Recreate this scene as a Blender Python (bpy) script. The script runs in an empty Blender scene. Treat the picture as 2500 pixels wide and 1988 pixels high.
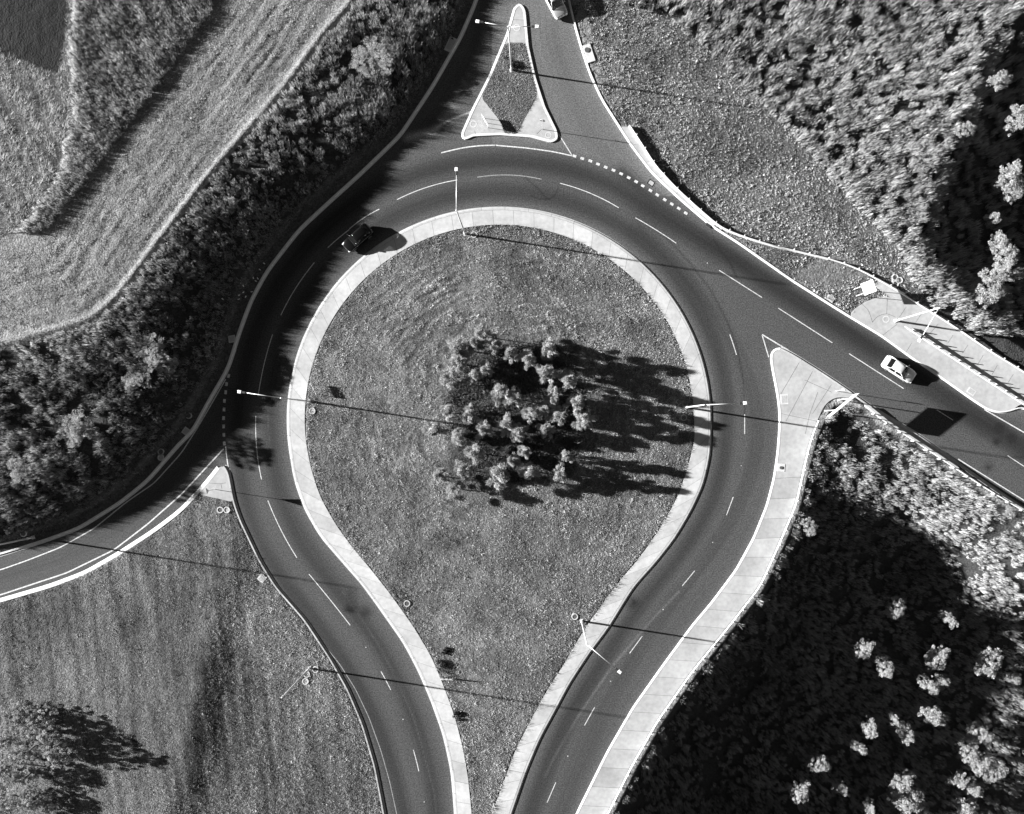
import bpy, bmesh, math, random
import numpy as np
from mathutils import Vector, Matrix

random.seed(7)
RNG = np.random.default_rng(11)
R = math.radians

# ------------------------------------------------------------------ scene, camera, sky, sun
SC = bpy.context.scene
COL = SC.collection
S = 0.052                     # metres per pixel of the survey at road level
CX, CY = 1315.0, 1045.0       # the point straight below the drone
CAM_H = 101.0
cd = bpy.data.cameras.new("Camera")
cam = bpy.data.objects.new("Camera", cd)
COL.objects.link(cam)
cam.location = (0, 0, CAM_H)
cd.sensor_width = 36.0
cd.lens = 36.0 * (CAM_H / S) / 2500.0
cd.shift_x = (1250 - CX) / 2500.0
cd.shift_y = (CY - 994) / 2500.0
cd.clip_end = 5000
SC.camera = cam

SUN_EL = R(15.0)
SUN_AZ = (-0.988, 0.155)      # horizontal direction towards the sun
w = bpy.data.worlds.new("World"); SC.world = w; w.use_nodes = True
nt = w.node_tree
bg = nt.nodes["Background"]
sky = nt.nodes.new("ShaderNodeTexSky"); sky.sky_type = 'NISHITA'; sky.sun_disc = False
sky.sun_elevation = SUN_EL
sky.sun_rotation = math.atan2(SUN_AZ[0], SUN_AZ[1])
sky.air_density = 0.62; sky.dust_density = 0.3; sky.ozone_density = 2.0; sky.altitude = 2000
sep = nt.nodes.new("ShaderNodeSeparateColor")       # black-and-white film behind a red filter
nt.links.new(sky.outputs[0], sep.inputs[0])
nt.links.new(sep.outputs[0], bg.inputs[0])
bg.inputs[1].default_value = 0.05

sd = bpy.data.lights.new("Sun", 'SUN'); sun = bpy.data.objects.new("Sun", sd); COL.objects.link(sun)
sd.energy = 5.0; sd.angle = R(0.6); sd.color = (1, 1, 1)
ld = Vector((-SUN_AZ[0] * math.cos(SUN_EL), -SUN_AZ[1] * math.cos(SUN_EL), -math.sin(SUN_EL)))
sun.rotation_euler = ld.to_track_quat('-Z', 'Y').to_euler()
sun.location = (-60, 20, 60)

vs = SC.view_settings
vs.view_transform = 'Standard'; vs.look = 'None'; vs.gamma = 1; vs.exposure = 2.25
vs.use_curve_mapping = False
SC.cycles.max_bounces = 4

# ------------------------------------------------------------------ survey helpers
def Z(ox, oy, *pts, k=3.06):
    return [(ox + a / k, oy + b / k) for a, b in pts]
def G(p, z=0.0):
    """photo survey point -> ground point at height z (metres)"""
    f = S * (CAM_H - z) / CAM_H
    a = np.asarray(p, float)
    if a.ndim == 1:
        return np.array([(a[0] - CX) * f, -(a[1] - CY) * f])
    return np.stack([(a[:, 0] - CX) * f, -(a[:, 1] - CY) * f], 1)
def resample(P, step=0.5, smooth=6, n=None, closed=False):
    P = np.asarray(P, float)
    if closed: P = np.vstack([P, P[:1]])
    def rs(P, n):
        d = np.r_[0, np.cumsum(np.hypot(*np.diff(P, axis=0).T))]
        t = np.linspace(0, d[-1], n)
        return np.stack([np.interp(t, d, P[:, 0]), np.interp(t, d, P[:, 1])], 1)
    L = np.hypot(*np.diff(P, axis=0).T).sum()
    m = max(4, int(L / step) + 1)
    Q = rs(P, m)
    for _ in range(smooth):
        if closed:
            Q[-1] = Q[0]
            B = Q[:-1]
            B = (np.roll(B, 1, 0) + 2 * B + np.roll(B, -1, 0)) / 4
            Q = np.vstack([B, B[:1]])
        else:
            Q[1:-1] = (Q[:-2] + 2 * Q[1:-1] + Q[2:]) / 4
    Q = rs(Q, n or m)
    return Q[:-1] if closed else Q
def arclen(P): return np.r_[0, np.cumsum(np.hypot(*np.diff(P, axis=0).T))]
def normals(P):
    T = np.gradient(P, axis=0); T /= np.maximum(np.hypot(T[:, 0], T[:, 1]), 1e-9)[:, None]
    return np.stack([-T[:, 1], T[:, 0]], 1)          # left-hand side
def offset(P, d): return P + normals(P) * d
def dist(X, Y, P, signed=False, along=False):
    """distance to a polyline (positive on its left when signed)"""
    X = np.asarray(X, float).ravel(); Y = np.asarray(Y, float).ravel()
    if X.size > 60000 and len(P) > 40 and not along: P = np.vstack([P[:-1:2], P[-1:]])
    best = np.full(X.shape, 1e9); sg = np.ones(X.shape); al = np.zeros(X.shape); acc = 0.0
    for a, b in zip(P[:-1], P[1:]):
        dx, dy = b - a; l2 = dx * dx + dy * dy + 1e-12
        t = np.clip(((X - a[0]) * dx + (Y - a[1]) * dy) / l2, 0, 1)
        ex = X - a[0] - t * dx; ey = Y - a[1] - t * dy
        d = ex * ex + ey * ey
        m = d < best
        best = np.where(m, d, best)
        sg = np.where(m, np.sign(dx * (Y - a[1]) - dy * (X - a[0]) + 1e-12), sg)
        if along: al = np.where(m, acc + t * math.sqrt(l2), al)
        acc += math.sqrt(l2)
    d = np.sqrt(best)
    if signed: d = d * sg
    return (d, al) if along else d
def inside(X, Y, P):
    X = np.asarray(X, float).ravel(); Y = np.asarray(Y, float).ravel()
    r = np.zeros(X.shape, bool)
    x0, y0 = P[-1]
    for x1, y1 in P:
        if y1 != y0:
            c = ((y1 > Y) != (y0 > Y)) & (X < (x0 - x1) * (Y - y1) / (y0 - y1) + x1)
            r ^= c
        x0, y0 = x1, y1
    return r
def sstep(a, b, x):
    t = np.clip((x - a) / (b - a), 0, 1); return t * t * (3 - 2 * t)
def noise(X, Y, scale, seed=0, oct=1):
    """value noise 0..1"""
    out = 0; amp = 1; tot = 0
    for o in range(oct):
        x = np.asarray(X, float) / scale + 57.3 * seed + 1000; y = np.asarray(Y, float) / scale + 13.7 * seed + 1000
        i = np.floor(x).astype(np.int64); j = np.floor(y).astype(np.int64)
        u = x - i; v = y - j; u = u * u * (3 - 2 * u); v = v * v * (3 - 2 * v)
        def h(i, j):
            n = (i * 374761393 + j * 668265263 + (seed + o) * 974634777) & 0x7fffffff
            n = ((n ^ (n >> 13)) * 1274126177) & 0x7fffffff
            n = (n ^ (n >> 16)) & 0xffff
            return n / 65535.0
        val = (h(i, j) * (1 - u) + h(i + 1, j) * u) * (1 - v) + (h(i, j + 1) * (1 - u) + h(i + 1, j + 1) * u) * v
        out = out + val * amp; tot += amp; amp *= 0.5; scale /= 2.0
    return out / tot

# ------------------------------------------------------------------ surveyed lines (photo survey coordinates)
kerb_left = [(1190, -140), (1162, 0), (1123, 91), (1054, 212), (976, 330), (878, 425), (809, 487), (731, 559), (700, 598), (650, 663),
             (611, 735), (582, 814), (556, 899), (510, 977), (467, 1056), (441, 1078), (359, 1173), (294, 1225), (193, 1288),
             (114, 1317), (0, 1353), (-160, 1392)]
crest = [(960, -170), (843, 0), (783, 65), (698, 183), (605, 304), (520, 415), (461, 500), (421, 552), (369, 621), (288, 729), (229, 781),
         (137, 809), (0, 846), (-170, 890)]
kerb_branch = [(-160, 1507), (0, 1467), (124, 1431), (209, 1399), (294, 1350), (376, 1297), (441, 1248), (490, 1196), (518, 1163), (534, 1142)]
kerb_ringlow = [(546, 1138), (556, 1147), (562, 1183), (570, 1225), (585, 1268), (605, 1310), (633, 1369), (672, 1432), (743, 1513), (803, 1604),
                (848, 1683), (884, 1768), (914, 1869), (937, 1988), (950, 2110)]
walk_in = [(1360, 2110), (1409, 1987), (1484, 1836), (1546, 1729), (1618, 1627), (1690, 1529), (1739, 1471), (1798, 1392), (1841, 1314),
           (1873, 1235), (1890, 1170), (1899, 1110), (1904, 1050), (1904, 1000), (1898, 957), (1888, 908), (1882, 870), (1884, 857), (1893, 851),
           (1905, 852)]
isl_top = [(1905, 852), (1921, 858), (1996, 905), (2061, 948), (2110, 984), (2159, 1016), (2241, 1063), (2340, 1135), (2400, 1178), (2500, 1245),
           (2640, 1340)]
kerb_ne = [(2640, 1060), (2530, 1010), (2488, 991), (2470, 1004), (2440, 1008), (2411, 1000), (2372, 974), (2303, 925), (2225, 873), (2153, 820), (2071, 771),
           (2029, 745), (1931, 683), (1900, 661), (1800, 591), (1736, 551), (1658, 484), (1592, 422), (1540, 353), (1507, 301), (1471, 245),
           (1442, 183), (1422, 124), (1406, 69), (1393, 16), (1389, 0), (1370, -140)]
walk_out = [(1420, 2110), (1481, 1987), (1540, 1869), (1605, 1755), (1690, 1634), (1778, 1526), (1854, 1428), (1908, 1307), (1941, 1229),
            (1957, 1154), (1973, 1085), (1986, 1045), (1999, 1019), (2009, 990), (2030, 972), (2048, 967), (2071, 972)]
cc = np.array([1219.0, 1024.0])
def arc(r, a0, a1, n=60):
    t = np.linspace(R(a0), R(a1), n)
    return [(cc[0] + r * math.cos(x), cc[1] - r * math.sin(x)) for x in t]
ap_out_L = [(1113, 2110), (1111, 1987), (1103, 1886), (1084, 1797), (1054, 1712), (1022, 1637), (986, 1569), (920, 1475), (881, 1422), (829, 1363), (783, 1310),
            (744, 1242), (719, 1170)]
ap_out_R = [(1733, 1114), (1716, 1186), (1687, 1248), (1648, 1314), (1602, 1373), (1546, 1435), (1484, 1536), (1442, 1591), (1390, 1670),
            (1354, 1738), (1318, 1804), (1285, 1882), (1249, 1987), (1210, 2110)]
ap_out = ap_out_L + arc(517, 188, -3) + ap_out_R
ap_in_L = [(1156, 2110), (1152, 1987), (1142, 1892), (1129, 1820), (1110, 1748), (1084, 1676), (1054, 1604), (1012, 1533), (956, 1454), (910, 1395), (858, 1333),
           (822, 1284), (783, 1216), (760, 1147)]
ap_in_R = [(1697, 1072), (1680, 1140), (1657, 1209), (1618, 1281), (1566, 1356), (1497, 1438), (1425, 1539), (1376, 1624), (1331, 1693),
           (1298, 1755), (1262, 1823), (1236, 1892), (1200, 1988), (1160, 2110)]
ap_in = ap_in_L + arc(475, 187, 0) + ap_in_R
spl_n = [(1267, 9), (1254, 20), (1237, 82), (1195, 183), (1152, 268), (1126, 327), (1127, 338), (1136, 343), (1156, 334), (1221, 331), (1300, 337),
         (1348, 350), (1363, 340), (1360, 320), (1331, 261), (1308, 190), (1291, 114), (1283, 26), (1275, 12)]
spl_n_grass = [(1234, 105), (1281, 106), (1290, 140), (1299, 183), (1310, 225), (1308, 242), (1278, 294), (1262, 329), (1231, 329), (1224, 301), (1175, 239), (1198, 193)]

gK1 = resample(G(kerb_left)); BANK = 3.8
gCR = resample(G(crest, BANK))
gKB = resample(G(kerb_branch)); gKR = resample(G(kerb_ringlow), smooth=3)
gWI = resample(G(walk_in), step=0.4, smooth=4); gIT = resample(G(isl_top), smooth=8); gNE = resample(G(kerb_ne), step=0.4, smooth=6)
gWO = resample(G(walk_out), smooth=5)
gAO = resample(G(ap_out), n=420); gAI = resample(G(ap_in), n=420)
road_poly = np.vstack([gK1, gKB, gKR, gWI, gIT, gNE])
wall_ne = [(1536, 309), (1560, 345), (1600, 408), (1650, 462), (1700, 508), (1756, 556), (1800, 575), (1846, 590), (1890, 603), (1930, 612), (1972, 622), (2015, 632),
           (2058, 645), (2100, 662), (2140, 684), (2180, 706), (2210, 726), (2290, 776), (2340, 808), (2392, 844), (2428, 868), (2465, 890), (2540, 938), (2640, 1003)]
gWN = resample(G(wall_ne), smooth=5)
fall_ne = [(2420, -150), (2410, 60), (2388, 130), (2355, 248), (2323, 327), (2274, 425), (2245, 520), (2230, 590), (2265, 660), (2345, 735), (2420, 800), (2520, 870), (2660, 960)]
gFN = resample(G(fall_ne), smooth=5)
tall_edge = [(1440, -150), (1478, 0), (1608, 42), (1690, 98), (1756, 163), (1805, 212), (1854, 255), (1900, 310), (1924, 327), (1983, 392), (2039, 458), (2094, 520),
             (2127, 545), (2182, 608), (2222, 690), (2262, 752)]
gTE = resample(G(tall_edge), smooth=5)
gFD = resample(G([(560, 1380), (530, 1480), (520, 1600), (500, 1700), (480, 1800), (455, 1900), (440, 2000), (425, 2110)]), smooth=5)
gE2 = resample(G([(2073, 972), (2110, 992), (2143, 1022), (2254, 1095), (2347, 1157), (2400, 1192), (2500, 1252), (2640, 1345)]), smooth=4)

def poly(px, z=0.0): return G(px, z)
P_cane = poly([(163, -120), (163, 0), (150, 60), (147, 131), (153, 196), (163, 261), (147, 330), (147, 408), (130, 440), (95, 495), (62, 540), (20, 585), (-60, 615), (20, 605), (75, 590), (130, 545), (190, 470),
               (270, 345), (355, 215), (440, 95), (515, -10), (590, -120)], 4.2)
P_shaved = poly([(-200, -120), (160, -120), (158, 60), (147, 131), (150, 330), (135, 430), (60, 540), (-30, 610), (-200, 640)], 4.2)
P_shaded_plot = poly([(-200, -120), (152, -120), (140, 70), (120, 165), (-200, 60)], 4.2)
SE_poly = np.vstack([gWO, gE2[1:], G([(2700, 2200), (1420, 2200)])])

def terrain_h(X, Y):
    shp = np.shape(X); X = np.asarray(X, float).ravel(); Y = np.asarray(Y, float).ravel()
    z = np.full(X.shape, 0.07)
    z += 0.05 * (noise(X, Y, 6, 3, 2) - 0.5)
    # bank on the left: road level up to a terrace
    dk = -dist(X, Y, gK1, True); dc = -dist(X, Y, gCR, True)       # >0 on the far side
    left = dk > 0
    dcr = np.where(dc < 0, -dc, 0)
    t = np.where(dc >= 0, 1.0, np.clip((dk - 1.2) / np.maximum(dk - 1.2 + dcr, 1e-3), 0, 1))
    wid = np.maximum(dk - 1.2 + dcr, 2.0)
    bank = BANK - 1.9 * sstep(26, 44, Y)
    zb = bank * (1 - np.exp(-t * wid / 4.5)) / (1 - np.exp(-wid / 4.5))
    zb = np.where(dc >= 0, bank, zb)
    zb = zb + np.where(dc > 0, 0.02 * np.minimum(dc, 30), 0) + 0.32 * np.exp(-((dc - 0.25) / 0.5) ** 2)
    zb = zb + (noise(X, Y, 5, 8, 2) - 0.5) * 0.9 * np.sin(np.clip(t, 0, 1) * math.pi) * (dc < 0)
    # drill furrows of the mown terrace
    dcl, al = dist(X, Y, gCR, False, True)
    fur = (noise(dcl, al * 0.12, 0.55, 22, 2) - 0.5) * 0.14 * (dc > 0.8) * (0.2 + np.exp(-((dcl - 5) / 5.0) ** 2))
    z = np.where(left, z + zb + fur, z)
    # field, lower left: gentle swell with a steeper eastern face
    inf = (dist(X, Y, gKR, True) < 0) & (X < G((1000, 0))[0]) & (Y < G((0, 1200))[1])
    e = -dist(X, Y, gFD, True)
    sw = 0.62 * sstep(-3.6, 1.6, e + 1.6 * (noise(X, Y, 5, 23, 2) - 0.5)) * (1 - sstep(2.5, 26, e)) * sstep(-12, -28, Y)
    z = np.where((dist(X, Y, gKB, True) < 0) & inf, z + sw, z)
    # embankment falling to the south-east
    se = inside(X, Y, SE_poly)
    d1 = dist(X, Y, gWO); d2 = dist(X, Y, gE2)
    yp = CY - Y / S; xp = CX + X / S; D = (11.5 * sstep(1130, 1490, yp) + 1.6 * sstep(1600, 1850, yp)) * sstep(0.5, 10, d2) * (1 - 0.5 * sstep(2240, 2480, xp) * sstep(1640, 1420, yp))
    z = np.where(se, z - D * (1 - np.exp(-np.maximum(d1 - 0.9, 0) * 0.9 / np.maximum(D, 0.6))) - 0.9 * sstep(0.8, 2.2, np.minimum(d1, d2)) + (noise(X, Y, 7, 31, 2) - 0.5) * 1.2 * sstep(2, 9, d1), z)
    # north-east: ground drops behind the tall grass
    dn = dist(X, Y, gFN, True)                                       # left of the line going down the picture = east
    ne = inside(X, Y, np.vstack([gWN, G([(2900, 1003), (2900, -300), (1370, -300)]), gNE[::-1][:1], gNE[::-1]])) if False else (dist(X, Y, gWN, True) > 0) & (dist(X, Y, gNE, True) < 0)
    fall = 14.0 * (1 - np.exp(-np.maximum(dn, 0) * 0.055)) * sstep(54, 44, Y)
    nz = (noise(X, Y, 6, 44, 2) - 0.5) * 0.7 * sstep(0, 6, dist(X, Y, gTE, True))
    z = np.where((dn > 0) & (X > G((1400, 0))[0]) & (~inside(X, Y, road_poly)), z - fall, z)
    z = np.where((dist(X, Y, gTE, True) > 0) & (X > 0) & (Y > 8), z + nz, z)
    # trough running through the tall grass
    tr = resample(G([(1950, 305), (2040, 328), (2120, 340), (2200, 352)]))
    z -= 1.0 * np.exp(-(dist(X, Y, tr) / 0.7) ** 2)
    # carriageway and pavements sit on formation level
    inr = inside(X, Y, road_poly)
    dk2 = np.minimum.reduce([dist(X, Y, q) for q in (gK1, gKB, gKR, gWI, gIT, gNE)])
    z = np.where(inr | (dk2 < 0.14), -0.10, z)
    return z.reshape(shp)

ISL_IN = np.vstack([gAI])                                            # lawn of the central island
def isl_h(X, Y):
    X = np.asarray(X, float).ravel(); Y = np.asarray(Y, float).ravel()
    d = dist(X, Y, gAI)
    return 0.10 + 0.35 * sstep(0, 22, d) + 0.04 * (noise(X, Y, 4, 5, 2) - 0.5)
def height(X, Y):
    z = terrain_h(X, Y)
    m = inside(X, Y, ISL_IN).reshape(np.shape(X))
    return np.where(m, isl_h(X, Y).reshape(np.shape(X)), z)
def H1(x, y): return float(height(np.array([x]), np.array([y]))[0])

# ------------------------------------------------------------------ materials
def nodes(name):
    m = bpy.data.materials.new(name); m.use_nodes = True
    t = m.node_tree; b = t.nodes["Principled BSDF"]
    return m, t, b
def plain(name, v, rough=0.6, metal=0.0, coat=0.0, var=0.0, scale=8.0):
    m, t, b = nodes(name)
    b.inputs["Base Color"].default_value = (v, v, v, 1)
    b.inputs["Roughness"].default_value = rough; b.inputs["Metallic"].default_value = metal
    b.inputs["Coat Weight"].default_value = coat
    if var:
        n = t.nodes.new("ShaderNodeTexNoise"); n.inputs["Scale"].default_value = scale; n.inputs["Detail"].default_value = 6
        tc = t.nodes.new("ShaderNodeTexCoord"); t.links.new(tc.outputs["Object"], n.inputs["Vector"])
        r = t.nodes.new("ShaderNodeMapRange"); r.inputs[1].default_value = 0.3; r.inputs[2].default_value = 0.7
        r.inputs[3].default_value = v * (1 - var); r.inputs[4].default_value = v * (1 + var)
        t.links.new(n.outputs["Fac"], r.inputs[0]); t.links.new(r.outputs[0], b.inputs["Base Color"])
    return m
def toned(name, rough, specks, bump=0.0, bscale=8.0, trans=0.0):
    """base colour from the surface's own 'tone' attribute times fine speckle"""
    m, t, b = nodes(name)
    a = t.nodes.new("ShaderNodeAttribute"); a.attribute_name = "tone"
    out = a.outputs["Fac"]
    tc = t.nodes.new("ShaderNodeTexCoord")
    for sc, amt in specks:
        n = t.nodes.new("ShaderNodeTexNoise"); n.inputs["Scale"].default_value = sc; n.inputs["Detail"].default_value = 3
        t.links.new(tc.outputs["Object"], n.inputs["Vector"])
        r = t.nodes.new("ShaderNodeMapRange"); r.inputs[1].default_value = 0.25; r.inputs[2].default_value = 0.75
        r.inputs[3].default_value = 1 - amt; r.inputs[4].default_value = 1 + amt
        t.links.new(n.outputs["Fac"], r.inputs[0])
        mu = t.nodes.new("ShaderNodeMath"); mu.operation = 'MULTIPLY'
        t.links.new(out, mu.inputs[0]); t.links.new(r.outputs[0], mu.inputs[1]); out = mu.outputs[0]
    t.links.new(out, b.inputs["Base Color"])
    b.inputs["Roughness"].default_value = rough
    b.inputs["Specular IOR Level"].default_value = 0.2
    if bump:
        n = t.nodes.new("ShaderNodeTexNoise"); n.inputs["Scale"].default_value = bscale; n.inputs["Detail"].default_value = 8
        t.links.new(tc.outputs["Object"], n.inputs["Vector"])
        bp = t.nodes.new("ShaderNodeBump"); bp.inputs["Strength"].default_value = 1.0; bp.inputs["Distance"].default_value = bump
        t.links.new(n.outputs["Fac"], bp.inputs["Height"]); t.links.new(bp.outputs[0], b.inputs["Normal"])
    if trans:
        o = t.nodes["Material Output"]
        df = t.nodes.new("ShaderNodeBsdfDiffuse"); tl = t.nodes.new("ShaderNodeBsdfTranslucent"); mx = t.nodes.new("ShaderNodeMixShader")
        t.links.new(out, df.inputs[0]); t.links.new(out, tl.inputs[0]); mx.inputs[0].default_value = trans
        t.links.new(df.outputs[0], mx.inputs[1]); t.links.new(tl.outputs[0], mx.inputs[2]); t.links.new(mx.outputs[0], o.inputs[0])
        t.nodes.remove(b)
    return m
def concrete(name, v, joint=0.0, seed=0.0):
    m, t, b = nodes(name)
    tc = t.nodes.new("ShaderNodeTexCoord")
    mp = t.nodes.new("ShaderNodeMapping"); mp.inputs["Location"].default_value = (seed, seed * 2, 0)
    t.links.new(tc.outputs["Object"], mp.inputs[0])
    out = None
    for sc, amt, det in ((0.35, 0.13, 4), (2.2, 0.10, 6), (16, 0.07, 3)):
        n = t.nodes.new("ShaderNodeTexNoise"); n.inputs["Scale"].default_value = sc; n.inputs["Detail"].default_value = det
        t.links.new(mp.outputs[0], n.inputs["Vector"])
        r = t.nodes.new("ShaderNodeMapRange"); r.inputs[1].default_value = 0.3; r.inputs[2].default_value = 0.7
        r.inputs[3].default_value = (v if out is None else 1) * (1 - amt); r.inputs[4].default_value = (v if out is None else 1) * (1 + amt)
        t.links.new(n.outputs["Fac"], r.inputs[0])
        if out is None: out = r.outputs[0]
        else:
            mu = t.nodes.new("ShaderNodeMath"); mu.operation = 'MULTIPLY'
            t.links.new(out, mu.inputs[0]); t.links.new(r.outputs[0], mu.inputs[1]); out = mu.outputs[0]
    if joint:
        uv = t.nodes.new("ShaderNodeUVMap"); sx = t.nodes.new("ShaderNodeSeparateXYZ"); t.links.new(uv.outputs[0], sx.inputs[0])
        d = t.nodes.new("ShaderNodeMath"); d.operation = 'DIVIDE'; d.inputs[1].default_value = joint; t.links.new(sx.outputs[0], d.inputs[0])
        fr = t.nodes.new("ShaderNodeMath"); fr.operation = 'FRACT'; t.links.new(d.outputs[0], fr.inputs[0])
        lt = t.nodes.new("ShaderNodeMath"); lt.operation = 'LESS_THAN'; lt.inputs[1].default_value = 0.05 / joint; t.links.new(fr.outputs[0], lt.inputs[0])
        # each bay weathers a little differently
        fl = t.nodes.new("ShaderNodeMath"); fl.operation = 'FLOOR'; t.links.new(d.outputs[0], fl.inputs[0])
        wn = t.nodes.new("ShaderNodeTexWhiteNoise"); wn.noise_dimensions = '1D'; t.links.new(fl.outputs[0], wn.inputs["W"])
        r2 = t.nodes.new("ShaderNodeMapRange"); r2.inputs[3].default_value = 0.88; r2.inputs[4].default_value = 1.08
        t.links.new(wn.outputs["Value"], r2.inputs[0])
        m2 = t.nodes.new("ShaderNodeMath"); m2.operation = 'MULTIPLY'; t.links.new(out, m2.inputs[0]); t.links.new(r2.outputs[0], m2.inputs[1])
        r3 = t.nodes.new("ShaderNodeMapRange"); r3.inputs[3].default_value = 1.0; r3.inputs[4].default_value = 0.45; t.links.new(lt.outputs[0], r3.inputs[0])
        m3 = t.nodes.new("ShaderNodeMath"); m3.operation = 'MULTIPLY'; t.links.new(m2.outputs[0], m3.inputs[0]); t.links.new(r3.outputs[0], m3.inputs[1]); out = m3.outputs[0]
    t.links.new(out, b.inputs["Base Color"]); b.inputs["Roughness"].default_value = 0.85
    b.inputs["Specular IOR Level"].default_value = 0.2
    return m

M = dict(
    asphalt=toned("asphalt", 0.85, ((6.5, 0.65), (1.6, 0.10)), 0.004, 30),
    ground=toned("ground", 0.95, ((5, 0.6), (1.1, 0.25)), 0.12, 4.5),
    blade=toned("grass_blade", 0.8, (), trans=0.28),
    leaf=toned("leaf", 0.7, (), trans=0.22),
    apron=concrete("apron_concrete", 0.405, 2.6), walk=concrete("walk_concrete", 0.33, 2.7, 4.0), slab=concrete("slab_concrete", 0.33, 0, 8.0),
    kerb=concrete("kerb_concrete", 0.38, 3.0, 2.0), kerb_white=plain("painted_kerb", 0.58, 0.7, var=0.10, scale=3), cover=concrete("cover_concrete", 0.5, 0, 12.0),
    joint=plain("joint_sealant", 0.05, 0.9), lid=plain("cast_iron_lid", 0.10, 0.55, 0.3, var=0.25, scale=20), lidlight=plain("pale_lid", 0.33, 0.7, var=0.15, scale=9),
    paint=plain("road_paint", 0.47, 0.6, var=0.40, scale=5), wornpaint=plain("worn_road_paint", 0.20, 0.7, var=0.45, scale=6),
    galv=plain("galvanised_steel", 0.62, 0.45, 0.3, var=0.1, scale=5), rail=plain("rail_steel", 0.66, 0.42, 0.25, var=0.12, scale=3), darkmetal=plain("dark_metal", 0.04, 0.5, 0.3),
    lens=plain("lamp_lens", 0.85, 0.2), signwhite=plain("sign_white", 0.75, 0.5), signback=plain("sign_back", 0.45, 0.5, 0.4), signblack=plain("sign_black", 0.03, 0.5),
    bark=plain("bark", 0.09, 0.9, var=0.4, scale=10), deadwood=plain("dead_wood", 0.5, 0.8, var=0.2, scale=6),
    car_white=plain("white_car_paint", 0.60, 0.25, 0.0, 0.6), car_black=plain("black_car_paint", 0.003, 0.15, 0.0, 0.25), car_silver=plain("silver_car_paint", 0.5, 0.28, 0.35, 0.6),
    glass=plain("car_glass", 0.012, 0.05), tyre=plain("tyre_rubber", 0.018, 0.8), rim=plain("wheel_rim", 0.5, 0.3, 0.8), lamp=plain("lamp_glass", 0.75, 0.15), tail=plain("tail_lamp", 0.12, 0.2),
    trim=plain("black_trim", 0.02, 0.5), paper=plain("paper", 0.8, 0.8), cloth=plain("stain", 0.3, 0.9),
)

gm = M['glass']; gt = gm.node_tree; gb = gt.nodes["Principled BSDF"]
tr_ = gt.nodes.new("ShaderNodeBsdfTransparent"); tr_.inputs[0].default_value = (0.4, 0.4, 0.4, 1); gx_ = gt.nodes.new("ShaderNodeMixShader"); gx_.inputs[0].default_value = 0.35
gt.links.new(tr_.outputs[0], gx_.inputs[1]); gt.links.new(gb.outputs[0], gx_.inputs[2]); gt.links.new(gx_.outputs[0], gt.nodes["Material Output"].inputs[0])

# ------------------------------------------------------------------ object helpers
def setp(o, label=None, cat=None, group=None, kind=None):
    for k, v in (("label", label), ("category", cat), ("group", group), ("kind", kind)):
        if v: o[k] = v
    return o
def link(name, me, mat, parent=None):
    o = bpy.data.objects.new(name, me); COL.objects.link(o)
    if mat is not None and not me.materials: me.materials.append(mat)
    if parent: o.parent = parent
    return o
def obj(name, bm, mat, parent=None, smooth=False):
    me = bpy.data.meshes.new(name)
    bmesh.ops.recalc_face_normals(bm, faces=bm.faces)
    bm.to_mesh(me); bm.free()
    if smooth: me.shade_smooth()
    return link(name, me, mat, parent)
def thing(name, label, cat, loc=(0, 0, 0), rz=0.0, group=None):
    o = bpy.data.objects.new(name, None); COL.objects.link(o); o.empty_display_size = 0.3
    o.location = loc; o.rotation_euler = (0, 0, rz)
    return setp(o, label, cat, group)
def dup(root, loc, rz=0.0, sc=None, label=None, group=None):
    r = root.copy(); COL.objects.link(r); r.location = loc; r.rotation_euler = (0, 0, rz)
    if sc is not None: r.scale = sc if hasattr(sc, '__len__') else (sc, sc, sc)
    if label: r["label"] = label
    if group: r["group"] = group
    for ch in list(root.children):
        c = ch.copy(); COL.objects.link(c); c.parent = r
        for g in ch.children:
            d = g.copy(); COL.objects.link(d); d.parent = c
    return r
def box(bm, c, s, rz=0.0, bev=0.0):
    r = bmesh.ops.create_cube(bm, size=1.0)
    M4 = Matrix.Translation(c) @ Matrix.Rotation(rz, 4, 'Z') @ Matrix.Diagonal((s[0], s[1], s[2], 1))
    bmesh.ops.transform(bm, matrix=M4, verts=r['verts'])
    if bev:
        es = list({e for v in r['verts'] for e in v.link_edges})
        bmesh.ops.bevel(bm, geom=es, offset=bev, segments=2, affect='EDGES', profile=0.5)
def tube(bm, p0, p1, r0, r1=None, n=10):
    r1 = r0 if r1 is None else r1
    p0 = Vector(p0); p1 = Vector(p1); d = p1 - p0; q = d.to_track_quat('Z', 'Y').to_matrix().to_4x4()
    r = bmesh.ops.create_cone(bm, cap_ends=True, segments=n, radius1=r0, radius2=r1, depth=d.length)
    bmesh.ops.transform(bm, matrix=Matrix.Translation((p0 + p1) / 2) @ q, verts=r['verts'])
def ring(bm, c, r0, r1, h, n=28):
    vs = []
    for k in range(n):
        a = 2 * math.pi * k / n; ca, sa = math.cos(a), math.sin(a)
        vs.append([bm.verts.new((c[0] + r * ca, c[1] + r * sa, c[2] + z)) for r, z in ((r1, 0), (r1, h), (r0, h), (r0, 0))])
    for k in range(n):
        a, b = vs[k], vs[(k + 1) % n]
        for i in range(3): bm.faces.new((a[i], b[i], b[i + 1], a[i + 1]))
def disc(bm, c, r, h, n=28):
    rr = bmesh.ops.create_cone(bm, cap_ends=True, segments=n, radius1=r, radius2=r, depth=h)
    bmesh.ops.translate(bm, verts=rr['verts'], vec=(c[0], c[1], c[2] + h / 2))
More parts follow.
